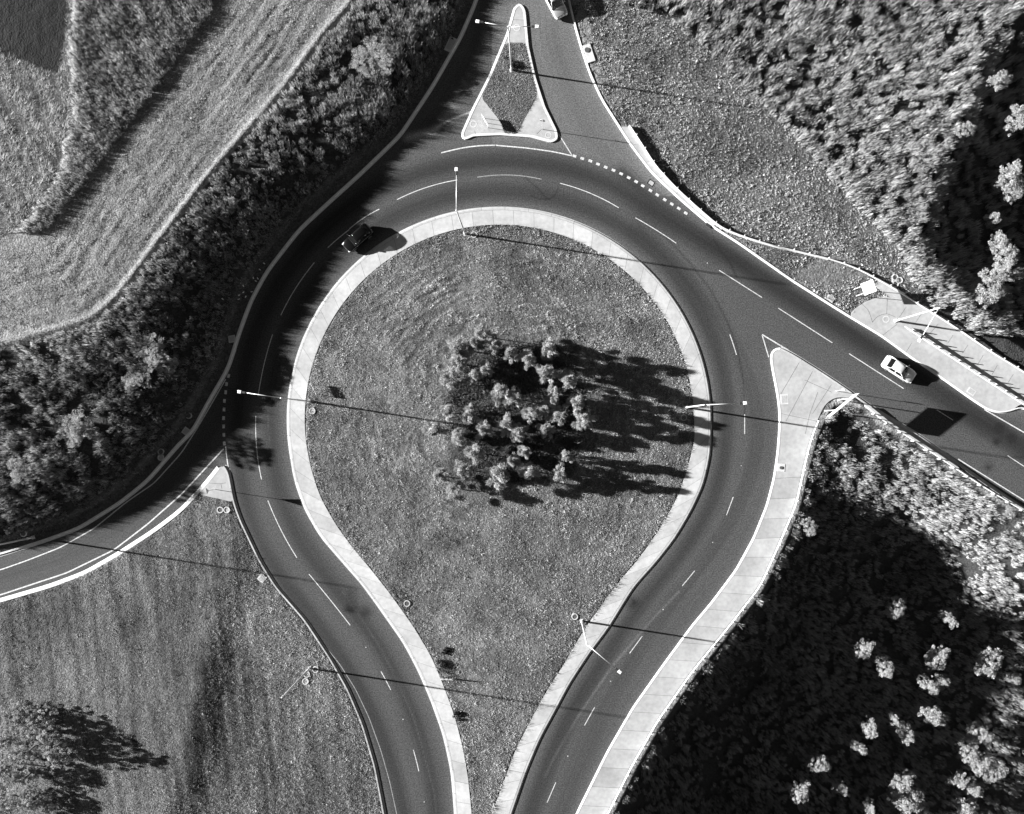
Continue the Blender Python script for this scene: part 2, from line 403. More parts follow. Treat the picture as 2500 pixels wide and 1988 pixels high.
def np_mesh(name, V, F4=None, F3=None, tone=None, uv=None):
    """mesh from arrays of quads and triangles"""
    me = bpy.data.meshes.new(name)
    n4 = 0 if F4 is None else len(F4); n3 = 0 if F3 is None else len(F3)
    me.vertices.add(len(V)); me.vertices.foreach_set("co", np.asarray(V, np.float32).ravel())
    loops = []; starts = []
    if n4: loops.append(np.asarray(F4).ravel()); starts.append(np.arange(n4) * 4)
    if n3: loops.append(np.asarray(F3).ravel()); starts.append(n4 * 4 + np.arange(n3) * 3)
    L = np.concatenate(loops).astype(np.int32); st = np.concatenate(starts).astype(np.int32)
    me.loops.add(len(L)); me.loops.foreach_set("vertex_index", L)
    me.polygons.add(len(st)); me.polygons.foreach_set("loop_start", st)
    if tone is not None:
        a = me.attributes.new("tone", 'FLOAT', 'POINT'); a.data.foreach_set("value", np.asarray(tone, np.float32))
    if uv is not None:
        u = me.uv_layers.new(name="UVMap"); u.data.foreach_set("uv", np.asarray(uv, np.float32)[L].ravel())
    me.update(calc_edges=True); me.validate(); me.shade_flat()
    return me
def strip_mesh(name, A, B, z, thick, uv0=0.0, zb=None):
    """solid band between two lines of equal point count; top at z"""
    n = len(A); u = arclen((A + B) / 2) + uv0
    za = np.full(n, z) if np.isscalar(z) else np.asarray(z)
    V = np.vstack([np.c_[A, za], np.c_[B, za], np.c_[A, za - thick], np.c_[B, za - thick]])
    UV = np.vstack([np.c_[u, np.zeros(n)], np.c_[u, np.ones(n)], np.c_[u, np.zeros(n)], np.c_[u, np.ones(n)]])
    i = np.arange(n - 1)
    F = np.vstack([np.c_[i, i + 1, n + i + 1, n + i], np.c_[2 * n + i, 2 * n + i + 1, i + 1, i], np.c_[n + i, n + i + 1, 3 * n + i + 1, 3 * n + i]])
    F = np.vstack([F, [[0, n, 3 * n, 2 * n], [n - 1, 3 * n - 1, 4 * n - 1, 2 * n - 1]]])
    return np_mesh(name, V, F, uv=UV)
def profile_mesh(name, P, prof):
    """sweep a cross-section (offset to the left, height) along a line"""
    N = normals(P); n = len(P); m = len(prof); u = arclen(P)
    V = np.concatenate([np.c_[P + N * o, np.full(n, z)] for o, z in prof])
    UV = np.concatenate([np.c_[u, np.full(n, k / m)] for k in range(m)])
    i = np.arange(n - 1)
    F = np.vstack([np.c_[k * n + i, k * n + i + 1, (k + 1) * n + i + 1, (k + 1) * n + i] for k in range(m - 1)])
    return np_mesh(name, V, F, uv=UV)
def prism(name, P, z, thick, mat, parent=None):
    bm = bmesh.new(); n = len(P)
    a = [bm.verts.new((x, y, z)) for x, y in P]; b = [bm.verts.new((x, y, z - thick)) for x, y in P]
    bm.faces.new(a)
    for i in range(n): bm.faces.new((a[i], b[i], b[(i + 1) % n], a[(i + 1) % n]))
    bmesh.ops.triangulate(bm, faces=[f for f in bm.faces if len(f.verts) > 4])
    return obj(name, bm, mat, parent)
def join_meshes(name, parts):
    """several flat ribbons as one mesh"""
    bm = bmesh.new()
    for me in parts: bm.from_mesh(me); bpy.data.meshes.remove(me)
    me = bpy.data.meshes.new(name); bm.to_mesh(me); bm.free(); return me

# ------------------------------------------------------------------ ground sheet
def axis(lo, hi, step, far):
    a = np.arange(lo, hi + 1e-6, step); g = []; d = step; x = hi
    while x < far: d *= 1.35; x += d; g.append(x)
    h = []; d = step; x = lo
    while x > -far: d *= 1.35; x -= d; h.append(x)
    return np.r_[h[::-1], a, g]
gx = axis(-76, 76, 0.25, 900); gy = axis(-60, 64, 0.25, 900)
XX, YY = np.meshgrid(gx, gy)
flat = (np.maximum(np.abs(XX), np.abs(YY)) > 300)
ZZ = height(np.clip(XX, -110, 110), np.clip(YY, -90, 95))
inframe = (np.abs(XX) < 76) & (YY > -60) & (YY < 64)
ZZ = ZZ + np.where(inframe & (ZZ > -0.05), (noise(XX, YY, 0.6, 71, 2) - 0.5) * 0.10, 0)

def mow_arcs(X, Y):
    """scratchy mower arcs round the copse, -0.5..0.5, broken and fading"""
    c = G((1240, 1040)); wx = X - c[0] + 0.6 * (noise(X, Y, 7, 80) - 0.5); wy = (Y - c[1]) * 0.97
    rr = np.hypot(wx, wy); th = np.arctan2(wy, wx)
    a = np.where(rr > 0, noise(rr, th * 3.0 + 9, 0.24, 86, 2), 0) - 0.5
    side = 0.35 + 0.65 * sstep(-0.2, 0.9, np.sin(th)) * 1.0 + 0.35 * sstep(0.2, 1, -np.cos(th))
    brk = sstep(0.30, 0.62, noise(th * 5 + 30, rr * 0.35, 1.0, 87, 2))
    return a * np.clip(side, 0, 1) * brk * sstep(9, 11, rr) * sstep(25, 20, rr) * sstep(-19, -13, Y)
def copse_shade(X, Y):
    c = G((1255, 1012)); return sstep(9.2, 7.0, np.maximum(np.abs(X - c[0]), np.abs(Y - c[1]) * 0.95) + 1.2 * (noise(X, Y, 2.5, 88, 2) - 0.5))  # shade under the copse, painted into the ground and lawn tones
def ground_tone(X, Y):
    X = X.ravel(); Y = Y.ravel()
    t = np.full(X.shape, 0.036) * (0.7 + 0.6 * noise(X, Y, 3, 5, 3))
    dk = -dist(X, Y, gK1, True); dc = -dist(X, Y, gCR, True)
    left = dk > 0
    t = np.where(left & (dc > 0.6), 0.15 * (0.55 + 0.9 * noise(X, Y, 5, 112, 4)), t)
    t = np.where(left & (np.abs(dc - 0.2) < 0.55), 0.17, t)
    t = np.where(left & (dk < 2.0), 0.075, t)
    t = np.where(inside(X, Y, P_shaded_plot), 0.006 + 0.006 * noise(X, Y, 1, 7, 2), t)  # shade lying over this plot, painted in as near-black ground
    t = np.where(inside(X, Y, P_shaved) & ~inside(X, Y, P_shaded_plot), 0.10 * (0.2 + 1.2 * noise(X + 0.5 * Y, Y * 0.25, 0.9, 121, 3)), t)
    fld = inside(X, Y, np.vstack([gKB, gKR, G([(950, 2150), (-200, 2150)])]))
    t = np.where(fld, 0.125 * np.clip(0.30 + 0.8 * noise(X, Y, 9, 91, 3) + 0.9 * (noise(X + 0.12 * Y, Y * 0.10, 0.7, 92, 3) - 0.5), 0.2, 1.4), t)
    scrb = (dist(X, Y, gTE, True) < 0.5) & (X > 2) & (Y > 10)
    t = np.where(scrb, 0.085 * (0.55 + 0.9 * noise(X, Y, 4, 102, 4)), t)
    se = inside(X, Y, SE_poly)
    d1 = dist(X, Y, gWO); d2 = dist(X, Y, gE2)
    t = np.where(se & (np.minimum(d1, d2 + 0.2) < 0.85), 0.20 * (0.6 + 0.8 * noise(X, Y, 0.7, 12, 2)), t)
    # worn bare verge east of the north arm and the bare triangle
    dne = dist(X, Y, gNE); bare = (noise(X, Y, 2.2, 17, 2) > 0.42)
    t = np.where((dne < 1.7) & bare & (X > 3) & (Y > 34) & ~inside(X, Y, road_poly), 0.15, t)
    c = G((2030, 690)); t = np.where((np.hypot(X - c[0], (Y - c[1]) * 1.3) < 4.5) & (noise(X, Y, 2, 18, 2) > 0.4), 0.12, t)
    t = np.where(inside(X, Y, ISL_IN), 0.10 * (0.5 + 0.95 * noise(X, Y, 2.5, 84, 4)), t)
    c = G((1235, 1020)); rr = np.hypot(X - c[0], Y - c[1]); ths = np.arctan2(Y - c[1], X - c[0])
    arcs = mow_arcs(X, Y)
    t = np.where(inside(X, Y, ISL_IN), t * np.clip(1 + 1.5 * arcs, 0.3, 1.9) * (1 - 0.55 * copse_shade(X, Y)), t)
    return t
iy, ix = np.meshgrid(np.arange(len(gy) - 1), np.arange(len(gx) - 1), indexing='ij')
nx = len(gx); b0 = (iy * nx + ix).ravel()
F = np.c_[b0, b0 + 1, b0 + nx + 1, b0 + nx]
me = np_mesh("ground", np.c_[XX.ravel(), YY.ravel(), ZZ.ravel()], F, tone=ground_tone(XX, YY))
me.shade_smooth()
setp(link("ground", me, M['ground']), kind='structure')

# ------------------------------------------------------------------ carriageway
ring_mid = [(1111, 2110)]
dash_ring = G(arc(640, 205, -60, 120))                         # line between the two ring lanes, measured below
lane_in = resample(G([(1068, 2110), (1064, 1987), (1050, 1890), (1020, 1780), (975, 1670), (925, 1575), (862, 1490), (790, 1400), (735, 1325), (695, 1240), (672, 1170), (664, 1100), (661, 1024)] + arc(558, 178, 5) + [(1772, 1040), (1768, 1120), (1745, 1210), (1705, 1290), (1650, 1370), (1585, 1450), (1520, 1540), (1450, 1650), (1395, 1740), (1345, 1850), (1290, 2000), (1250, 2110)]), smooth=14)
lane_out = resample(G([(1000, 2110), (985, 1987), (960, 1880), (925, 1780), (880, 1685), (820, 1590), (745, 1490), (680, 1405), (635, 1330), (605, 1255), (588, 1180), (580, 1100), (578, 1024)] + arc(632, 172, 62) + [(1590, 520), (1680, 575), (1780, 635), (1900, 715), (2050, 810), (2250, 945), (2400, 1045), (2500, 1110), (2640, 1200)]), smooth=14)
lane_exit = resample(G([(1560, 560), (1650, 640), (1745, 760), (1810, 880), (1845, 1000), (1848, 1080), (1830, 1170), (1790, 1260), (1730, 1360), (1660, 1450), (1570, 1570), (1480, 1720), (1420, 1850), (1360, 2000), (1320, 2110)]), smooth=14)
lane_ne2 = resample(G([(1520, 420), (1600, 500), (1700, 565), (1800, 630), (1950, 725), (2100, 820), (2300, 950), (2420, 1030), (2640, 1170)]), smooth=10)
lane_nl = resample(G([(1215, -100), (1160, 120), (1080, 260), (960, 400), (840, 500), (740, 590)]), smooth=10)
lane_nr = resample(G([(1330, -100), (1345, 100), (1390, 230), (1455, 350), (1560, 450)]), smooth=10)
lane_br = resample(G([(-150, 1440), (0, 1412), (150, 1365), (300, 1280), (400, 1195), (500, 1080), (560, 960)]), smooth=10)

def road_tone(X, Y):
    X = X.ravel(); Y = Y.ravel()
    t = np.full(X.shape, 0.060)
    # arms surfaced later / less polished
    nr = sstep(0, 4, -dist(X, Y, resample(G(arc(668, 120, 35))), True)) if False else 0
    dr = np.hypot(X - G(cc)[0], Y - G(cc)[1]) / S
    north = sstep(655, 690, dr) * (Y > G((0, 480))[1])
    t = t * (1 + 0.62 * north * (X > G((1200, 0))[0]) + 0.15 * north)
    for P, wd, dark, sd in ((lane_in, 1.15, 0.52, 1), (lane_out, 1.25, 0.58, 2), (lane_exit, 1.0, 0.26, 3), (lane_ne2, 1.0, 0.55, 4), (lane_nl, 1.0, 0.3, 5), (lane_nr, 1.2, 0.10, 6), (lane_br, 1.1, 0.25, 7)):
        d, al = dist(X, Y, P, True, True)
        k = np.exp(-(np.abs(d) / wd) ** 2.2)
        k *= 0.75 + 0.5 * noise(al, d * 0 + sd, 14, 40 + sd, 2)
        st = noise(d, al / 60, 0.22, 50 + sd, 2) - 0.5                  # fine streaks along the wheel paths
        t = t * (1 - dark * np.clip(k, 0, 1)) * (1 + 0.35 * st * np.exp(-(d / 2.2) ** 2))
    t = t * (0.9 + 0.2 * noise(X, Y, 5, 61, 3))
    # worn pale dust streak on the exit road and along the left seam
    for px, wd, amt in ((Z(1200, 1428, (1400, 50), (1200, 260), (900, 610), (660, 960), (500, 1230), (400, 1430)), 0.16, 0.75),
                        (Z(600, 1428, (720, 50), (850, 230), (1000, 460), (1130, 730), (1240, 960), (1310, 1180), (1360, 1380), (1410, 1560), (1425, 1714)), 0.07, 0.8),
                        (Z(0, 1000, (2000, 0), (2005, 150), (2030, 360), (2110, 640), (2250, 950), (2400, 1180)), 0.06, 0.55)):
        d, al = dist(X, Y, resample(G(px)), False, True)
        t = t * (1 + amt * np.exp(-(d / wd) ** 2) * (0.4 + noise(al, al * 0, 2.5, 66, 2)))
    # silt washed across the north-west mouth
    d, al = dist(X, Y, resample(G(Z(600, 0, (1675, 840), (1580, 880), (1500, 900), (1440, 950), (1380, 1000), (1210, 1030)))), False, True)
    t = t + 0.19 * np.exp(-(d / (0.10 + 0.45 * sstep(3, 6, al) * sstep(11, 8, al))) ** 2) * (0.5 + noise(X, Y, 0.8, 67, 2))
    d2 = dist(X, Y, resample(G(Z(600, 0, (1400, 980), (1480, 880), (1560, 770), (1660, 620), (1760, 420), (1840, 240)))))
    t = t + 0.05 * np.exp(-(d2 / 0.8) ** 2) * sstep(0.45, 0.75, noise(X * 0.8 + Y * 0.6, (Y * 0.8 - X * 0.6) * 0.2, 0.5, 68, 2))
    # cracks and oil
    for px, wd in ((Z(1200, 500, (1290, 230), (1480, 430), (1640, 640), (1760, 870), (1840, 1090), (1885, 1340), (1890, 1560)), 0.05), (Z(1200, 0, (235, 1310), (300, 1370), (360, 1420), (400, 1475), (430, 1490)), 0.05), (Z(1200, 0, (290, 1465), (360, 1492), (430, 1490), (480, 1460), (498, 1400)), 0.05),
                   (Z(1200, 500, (1660, 260), (1720, 360), (1780, 430), (1830, 540)), 0.06)):
        t = t * (1 - 0.55 * np.exp(-(dist(X, Y, resample(G(px), step=0.2)) / (wd * 1.6)) ** 2))
    for p, r in (((892, 1495), 0.75), ((1545, 1472), 0.8), ((2440, 1045), 0.7), ((2412, 1140), 0.6), ((2433, 1080), 0.5), ((2470, 1070), 0.6)):
        c = G(p); t = t * (1 - 0.6 * np.exp(-(((X - c[0]) ** 2 + (Y - c[1]) ** 2) / r ** 2)) * (0.5 + noise(X, Y, 0.5, 69, 2)))
    # a lighter gutter against the kerbs
    dk = np.minimum.reduce([dist(X, Y, q) for q in (gAO, gKR, gWI, gNE)])
    t = t * (1 + 0.35 * np.exp(-(dk / 0.7) ** 2))
    return np.clip(t, 0.012, 0.4)
st = 0.16
ax = np.arange(-78, 72, st); ay = np.arange(-58, 62, st)
AX, AY = np.meshgrid(ax, ay)
keep = inside(AX, AY, road_poly)
near = np.minimum.reduce([dist(AX, AY, q[::2]) for q in (gK1, gKB, gKR, gWI, gIT, gNE)])
keep = (keep | (near < 0.12)) & ~(inside(AX, AY, ISL_IN) & (dist(AX, AY, gAI[::2]) > 0.6))
keep = keep.reshape(AX.shape)
kc = keep[:-1, :-1] & keep[1:, :-1] & keep[:-1, 1:] & keep[1:, 1:]
jy, jx = np.nonzero(kc); b0 = jy * len(ax) + jx
F = np.c_[b0, b0 + 1, b0 + len(ax) + 1, b0 + len(ax)]
used = np.unique(F); remap = np.zeros(AX.size, np.int64); remap[used] = np.arange(len(used))
vx = AX.ravel()[used]; vy = AY.ravel()[used]
me = np_mesh("road", np.c_[vx, vy, np.zeros(len(used))], remap[F], tone=road_tone(vx, vy))
road = setp(link("road", me, M['asphalt']), kind='structure')

def ribbon(px, width, z=0.005, smooth=3):
    P = resample(G(px), step=0.4, smooth=smooth)
    A, B = offset(P, width / 2), offset(P, -width / 2); n = len(P); i = np.arange(n - 1)
    V = np.vstack([np.c_[A, np.full(n, z)], np.c_[B, np.full(n, z)]])
    return np_mesh("r", V, np.c_[i, i + 1, n + i + 1, n + i])
def arcdash(p0, p1, sag=0.0):
    p0 = np.array(p0, float); p1 = np.array(p1, float); d = p1 - p0; nrm = np.array([d[1], -d[0]]) / np.hypot(*d)
    return [tuple(p0 + d * t + nrm * sag * 4 * t * (1 - t)) for t in np.linspace(0, 1, 9)]
dashes = []
for q, sag in ((Z(600, 0, (1130, 1492), (1580, 1345)), 6), (Z(600, 0, (775, 1710), (998, 1563)), 3), (Z(1200, 0, (512, 1370), (950, 1553)), 6), (Z(1200, 500, (1075, 98), (1380, 288)), 1.5),
               (Z(600, 500, (612, 322), (775, 185)), 1), (Z(600, 500, (262, 826), (513, 432)), 5), (Z(600, 500, (92, 1430), (200, 970)), 3.5), ([(624.5, 1016), (638.5, 1171)], -5),
               (Z(600, 1000, (165, 680), (382, 1108)), -4), (Z(600, 1000, (472, 1230), (780, 1612)), 1), (Z(600, 1428, (1010, 647), (1083, 785)), 0.5), (Z(600, 1428, (1252, 1233), (1293, 1393)), 0.5),
               (Z(1200, 500, (1700, 490), (2020, 693)), 0), (Z(1800, 500, (305, 772), (710, 1032)), 0), (Z(1800, 500, (835, 1113), (1243, 1374)), 0), (Z(1800, 500, (1490, 1533), (1612, 1610)), 0),
               (Z(1800, 1000, (2020, 345), (2142, 425)), 0), (Z(1200, 500, (1780, 970), (1830, 1122)), 0.5), ([(1818, 1012), (1818, 1060)], 0), (Z(1200, 1000, (1806, 653), (1755, 790)), 0),
               (Z(1200, 1000, (1518, 1205), (1425, 1318)), 0), (Z(1200, 1428, (1126, 383), (1031, 513)), 0), (Z(1200, 1428, (770, 915), (695, 1050)), 0), (Z(1200, 1428, (480, 1477), (415, 1627)), 0)):
    dashes.append(ribbon(arcdash(q[0], q[1], sag), 0.10, smooth=1))
for q in Z(600, 1428, (898, 467), (1175, 1005), (1333, 1622)) + Z(1200, 1428, (890, 720), (570, 1280), (1282, 185)) + Z(1200, 1000, (1865, 420), (1652, 993)) + Z(1200, 500, (1612, 436)):
    dashes.append(ribbon([(q[0] - 1.2, q[1]), (q[0] + 1.2, q[1])], 0.11, 0.012, 0))  # small road studs, joined into the same mesh as the dashes
link("lane_dashes_studs", join_meshes("lane_dashes_studs", dashes), M['paint'], road)
worn = [ribbon(arcdash(*Z(600, 0, (1730, 1325), (2210, 1340)), 8), 0.12), ribbon(Z(600, 1428, (455, 270), (560, 420), (700, 590), (820, 780), (920, 990), (1010, 1240), (1075, 1470), (1128, 1714), (1140, 1790)), 0.10)]
link("worn_lines", join_meshes("worn_lines", worn), M['wornpaint'], road)
lines = [ribbon(Z(600, 0, (1460, 1143), (1560, 1118), (1650, 1100), (1760, 1088), (1900, 1085)) + Z(1200, 0, (0, 1084), (250, 1105), (450, 1132), (603, 1165)), 0.15),
         ribbon(Z(1200, 0, (500, 1000), (600, 1160)), 0.13, smooth=0),
         ribbon([(546, 1096), (441, 1209), (359, 1281), (278, 1343), (163, 1399), (0, 1453), (-160, 1495)], 0.17),
         ribbon(Z(350, 900, (1230, 160), (1000, 560), (800, 900), (570, 1260), (160, 1714), k=6.12) + [(310, 1225), (229, 1291), (147, 1337), (65, 1369), (0, 1392), (-160, 1430)], 0.14),
         ribbon(Z(350, 900, (1230, 1160), (1240, 1300), (1275, 1510), k=6.12), 0.12),
         ribbon(Z(1800, 500, (185, 970), (385, 1090)), 0.16, smooth=0), ribbon(Z(1800, 500, (186, 975), (235, 1140)), 0.13, smooth=0),
         ribbon([(2403, 1000), (2500, 1056), (2640, 1140)], 0.14), ribbon([(2339, 1121), (2500, 1222), (2640, 1310)], 0.13)]
link("edge_lines", join_meshes("edge_lines", lines), M['paint'], road)
bm = bmesh.new()
gw_ne = Z(1200, 0, (620, 1167), (678, 1185), (738, 1203), (795, 1227), (853, 1250), (911, 1273), (968, 1299), (1025, 1328), (1080, 1358), (1130, 1389), (1187, 1424), (1238, 1457), (1294, 1493), (1347, 1525), (1399, 1558), (1451, 1593))
gw_l = [(558, 918), (553, 938), (551, 958), (548, 979), (547, 1000), (546, 1021), (546, 1041.5), (546.5, 1062), (547.5, 1083)]
for seq, (lw, lh) in ((gw_ne, (0.46, 0.32)), (gw_l, (0.48, 0.32))):
    g = G(seq)
    for i, p in enumerate(g):
        d = g[min(i + 1, len(g) - 1)] - g[max(i - 1, 0)]; a = math.atan2(d[1], d[0])
        c, s = math.cos(a), math.sin(a)
        vsq = [bm.verts.new((p[0] + c * u - s * v, p[1] + s * u + c * v, 0.005)) for u, v in ((-lw / 2, -lh / 2), (lw / 2, -lh / 2), (lw / 2, lh / 2), (-lw / 2, lh / 2))]
        bm.faces.new(vsq)
link_gw = obj("give_way_marks", bm, M['paint'], road)

# ------------------------------------------------------------------ kerbs, apron, pavements
def kerb(P, side, mat, w=0.22, gut=0.30, h=0.14, top=None):
    """gutter pan on the road side and an upstand; side=+1 when the road is on the left of P"""
    pr = [(side * (w * 0.5 + gut), -0.05), (side * (w * 0.5 + gut), 0.008), (side * (w * 0.5 + 0.012), 0.012), (side * (w * 0.5), h - 0.03), (side * (w * 0.5 - 0.03), h), (-side * w * 0.5, h), (-side * w * 0.5, -0.3)]
    me = profile_mesh("kerb", P, pr)
    return setp(link("kerb", me, mat), kind='structure')
kerb(gK1, +1, M['kerb_white'], 0.26, 0.22)
kerb(gKB, +1, M['kerb_white'], 0.42, 0.10, 0.13)
kerb(gKR, +1, M['kerb'], 0.20, 0.26)
link("painted_edge", ribbon([(x + 4.5, y - 2.5) for x, y in kerb_ringlow[1:]], 0.13, 0.012), M['paint'], road)
kerb(gWI, +1, M['kerb_white'], 0.17, 0.10)
kerb(gIT, +1, M['kerb'], 0.20, 0.22)
kerb(gNE, +1, M['kerb_white'], 0.15, 0.10)

gAM = offset(gAO, -0.34)                              # inner edge of the apron's kerb
apron = setp(link("apron", strip_mesh("apron", gAI, gAM, 0.13, 0.35), M['apron']), kind='structure')
me = profile_mesh("apron_kerb", gAO, [(0.14, -0.05), (0.14, 0.012), (0.02, 0.014), (-0.04, 0.10), (-0.09, 0.118), (-0.315, 0.122), (-0.315, -0.2)])
link("apron_kerb", me, M['kerb'], apron)
bm = bmesh.new()
link("apron_joint", ribbon_me := profile_mesh("apron_joint", offset(gAO, -0.328), [(0.02, 0.105), (-0.02, 0.105)]), M['joint'], apron)

gWIp = offset(gWI, -0.10)
lo = resample(gWI[:np.argmin(np.hypot(*(gWI - G((1899, 1110))).T))], n=200, smooth=0)
hi_i = np.argmin(np.hypot(*(gWO - G((1968, 1110))).T))
lo2 = resample(gWO[:hi_i], n=200, smooth=0)
walk = setp(link("pavement", strip_mesh("pavement", lo2, lo, 0.128, 0.4), M['walk']), kind='structure')
i0 = np.argmin(np.hypot(*(gWI - G((1899, 1110))).T))
i1 = np.argmin(np.hypot(*(gIT - G((2095, 972))).T))
east = np.vstack([gWI[i0 - 4:], gIT[1:i1], gWO[hi_i - 4:][::-1]])
isl_e = setp(prism("traffic_island", east, 0.126, 0.4, M['slab']), kind='structure')
js = [ribbon(q, 0.035, 0.1295, 0) for q in (Z(1800, 500, (560, 1245), (360, 1620)), Z(1800, 500, (700, 1345), (560, 1560)), Z(1800, 500, (460, 1180), (320, 1420)), Z(1800, 500, (500, 1310), (700, 1400)),
     Z(1800, 500, (320, 1560), (600, 1620)), Z(1800, 500, (600, 1400), (540, 1560), (505, 1714)))]
link("slab_joints", join_meshes("slab_joints", js), M['joint'], isl_e)
# narrow concrete verge and guard-rail footing along the south side of the east road
j0 = np.argmin(np.hypot(*(gIT - G((2110, 984))).T)); j1 = np.argmin(np.hypot(*(gIT - G((2345, 1140))).T))
up = resample(gIT[j0:j1], n=60, smooth=0); lowp = resample(G([(2110, 994), (2150, 1024), (2254, 1090), (2342, 1147)]), n=60, smooth=2)
setp(link("verge_strip", strip_mesh("verge_strip", lowp, up, 0.122, 0.4), M['slab']), kind='structure')

# pavement of the north-east corner
a0 = np.argmin(np.hypot(*(gNE - G((2470, 1003))).T)); a1 = np.argmin(np.hypot(*(gNE - G((2071, 771))).T))
w0 = np.argmin(np.hypot(*(gWN - G((2140, 686))).T)); w1 = np.argmin(np.hypot(*(gWN - G((2560, 951))).T))
ne_poly = np.vstack([gNE[a0:a1], G([(2078, 762), (2092, 750), (2114, 736), (2140, 727), (2166, 722), (2140, 702), (2135, 694)]), gWN[w0:w1], G([(2560, 1010), (2500, 985), (2486, 990)])])
pv = setp(prism("pavement", ne_poly, 0.124, 0.4, M['slab']), kind='structure')
js = [ribbon(q, 0.035, 0.128, 0) for q in (Z(2100, 680, (0, 180), (60, 240), (90, 330)), Z(2100, 680, (200, 150), (195, 265)), Z(2100, 680, (340, 215), (290, 290)), Z(2100, 680, (90, 325), (120, 290), (160, 270), (200, 264), (260, 290)),
     Z(2100, 680, (270, 345), (160, 430)), Z(2100, 680, (380, 485), (340, 550)), Z(2100, 680, (460, 255), (410, 330)), Z(2100, 680, (690, 425), (650, 485)), Z(2100, 680, (915, 575), (875, 640)), Z(2100, 680, (1140, 715), (1100, 780)),
     Z(2100, 680, (580, 340), (520, 410)), Z(2100, 680, (800, 500), (760, 560)), Z(2100, 680, (1020, 650), (980, 720)))]
link("slab_joints", join_meshes("slab_joints", js), M['joint'], pv)
# footway between kerb and low wall, north-east
k0 = np.argmin(np.hypot(*(gNE - G((1510, 305))).T)); k1 = np.argmin(np.hypot(*(gNE - G((1740, 553))).T))
aa = resample(gNE[k1:k0][::-1], n=80, smooth=0); q1 = np.argmin(np.hypot(*(gWN - G((1756, 556))).T))
bb = resample(gWN[:q1], n=80, smooth=0)
setp(link("footway", strip_mesh("footway", bb, aa, 0.118, 0.3), M['walk']), kind='structure')

# north splitter island
gSN = resample(G(spl_n), step=0.3, smooth=1, closed=True)
def inset(P, d):
    Pc = np.vstack([P[-1:], P, P[:1]]); N = normals(Pc)[1:-1]; return P + N * d
ar = 0.5 * np.sum(gSN[:, 0] * np.roll(gSN[:, 1], -1) - np.roll(gSN[:, 0], -1) * gSN[:, 1]); sg = 1 if ar > 0 else -1
isl_n = setp(prism("traffic_island", inset(gSN, sg * 0.26), 0.12, 0.4, M['slab']), kind='structure')
Pc = np.vstack([gSN, gSN[:2]])
link("island_kerb", profile_mesh("island_kerb", Pc, [(-sg * 0.02, -0.05), (-sg * 0.0, 0.10), (sg * 0.03, 0.135), (sg * 0.30, 0.138), (sg * 0.30, -0.1)]), M['kerb_white'], isl_n)
gSG = resample(G(spl_n_grass), step=0.3, smooth=2, closed=True)
bmv = np.c_[gSG, np.full(len(gSG), 0.135)]
o = prism("island_soil", gSG, 0.135, 0.2, M['ground'], isl_n)
a = o.data.attributes.new("tone", 'FLOAT', 'POINT'); a.data.foreach_set("value", np.full(len(o.data.vertices), 0.09, np.float32))
js = [ribbon(Z(1100, 240, (240, 330), (262, 390), k=4.083), 0.035, 0.124, 0), ribbon(Z(1100, 240, (860, 360), (920, 300), k=4.083), 0.035, 0.124, 0), ribbon(Z(600, 0, (1955, 150), (2085, 155)), 0.035, 0.124, 0)]
link("slab_joints", join_meshes("slab_joints", js), M['joint'], isl_n)

# small west splitter
spl_w = [(536, 1140), (546, 1138), (555, 1147), (562, 1183), (569, 1226), (540, 1219), (486, 1207), (492, 1196), (516, 1166)]
isl_w = setp(prism("traffic_island", resample(G(spl_w), step=0.3, smooth=1, closed=True), 0.122, 0.4, M['slab']), kind='structure')
js = [ribbon(Z(430, 1100, (330, 325), (440, 332), (500, 322), k=4.083), 0.035, 0.127, 0), ribbon(Z(430, 1100, (450, 335), (460, 380), k=4.083), 0.035, 0.127, 0)]
link("slab_joints", join_meshes("slab_joints", js), M['joint'], isl_w)

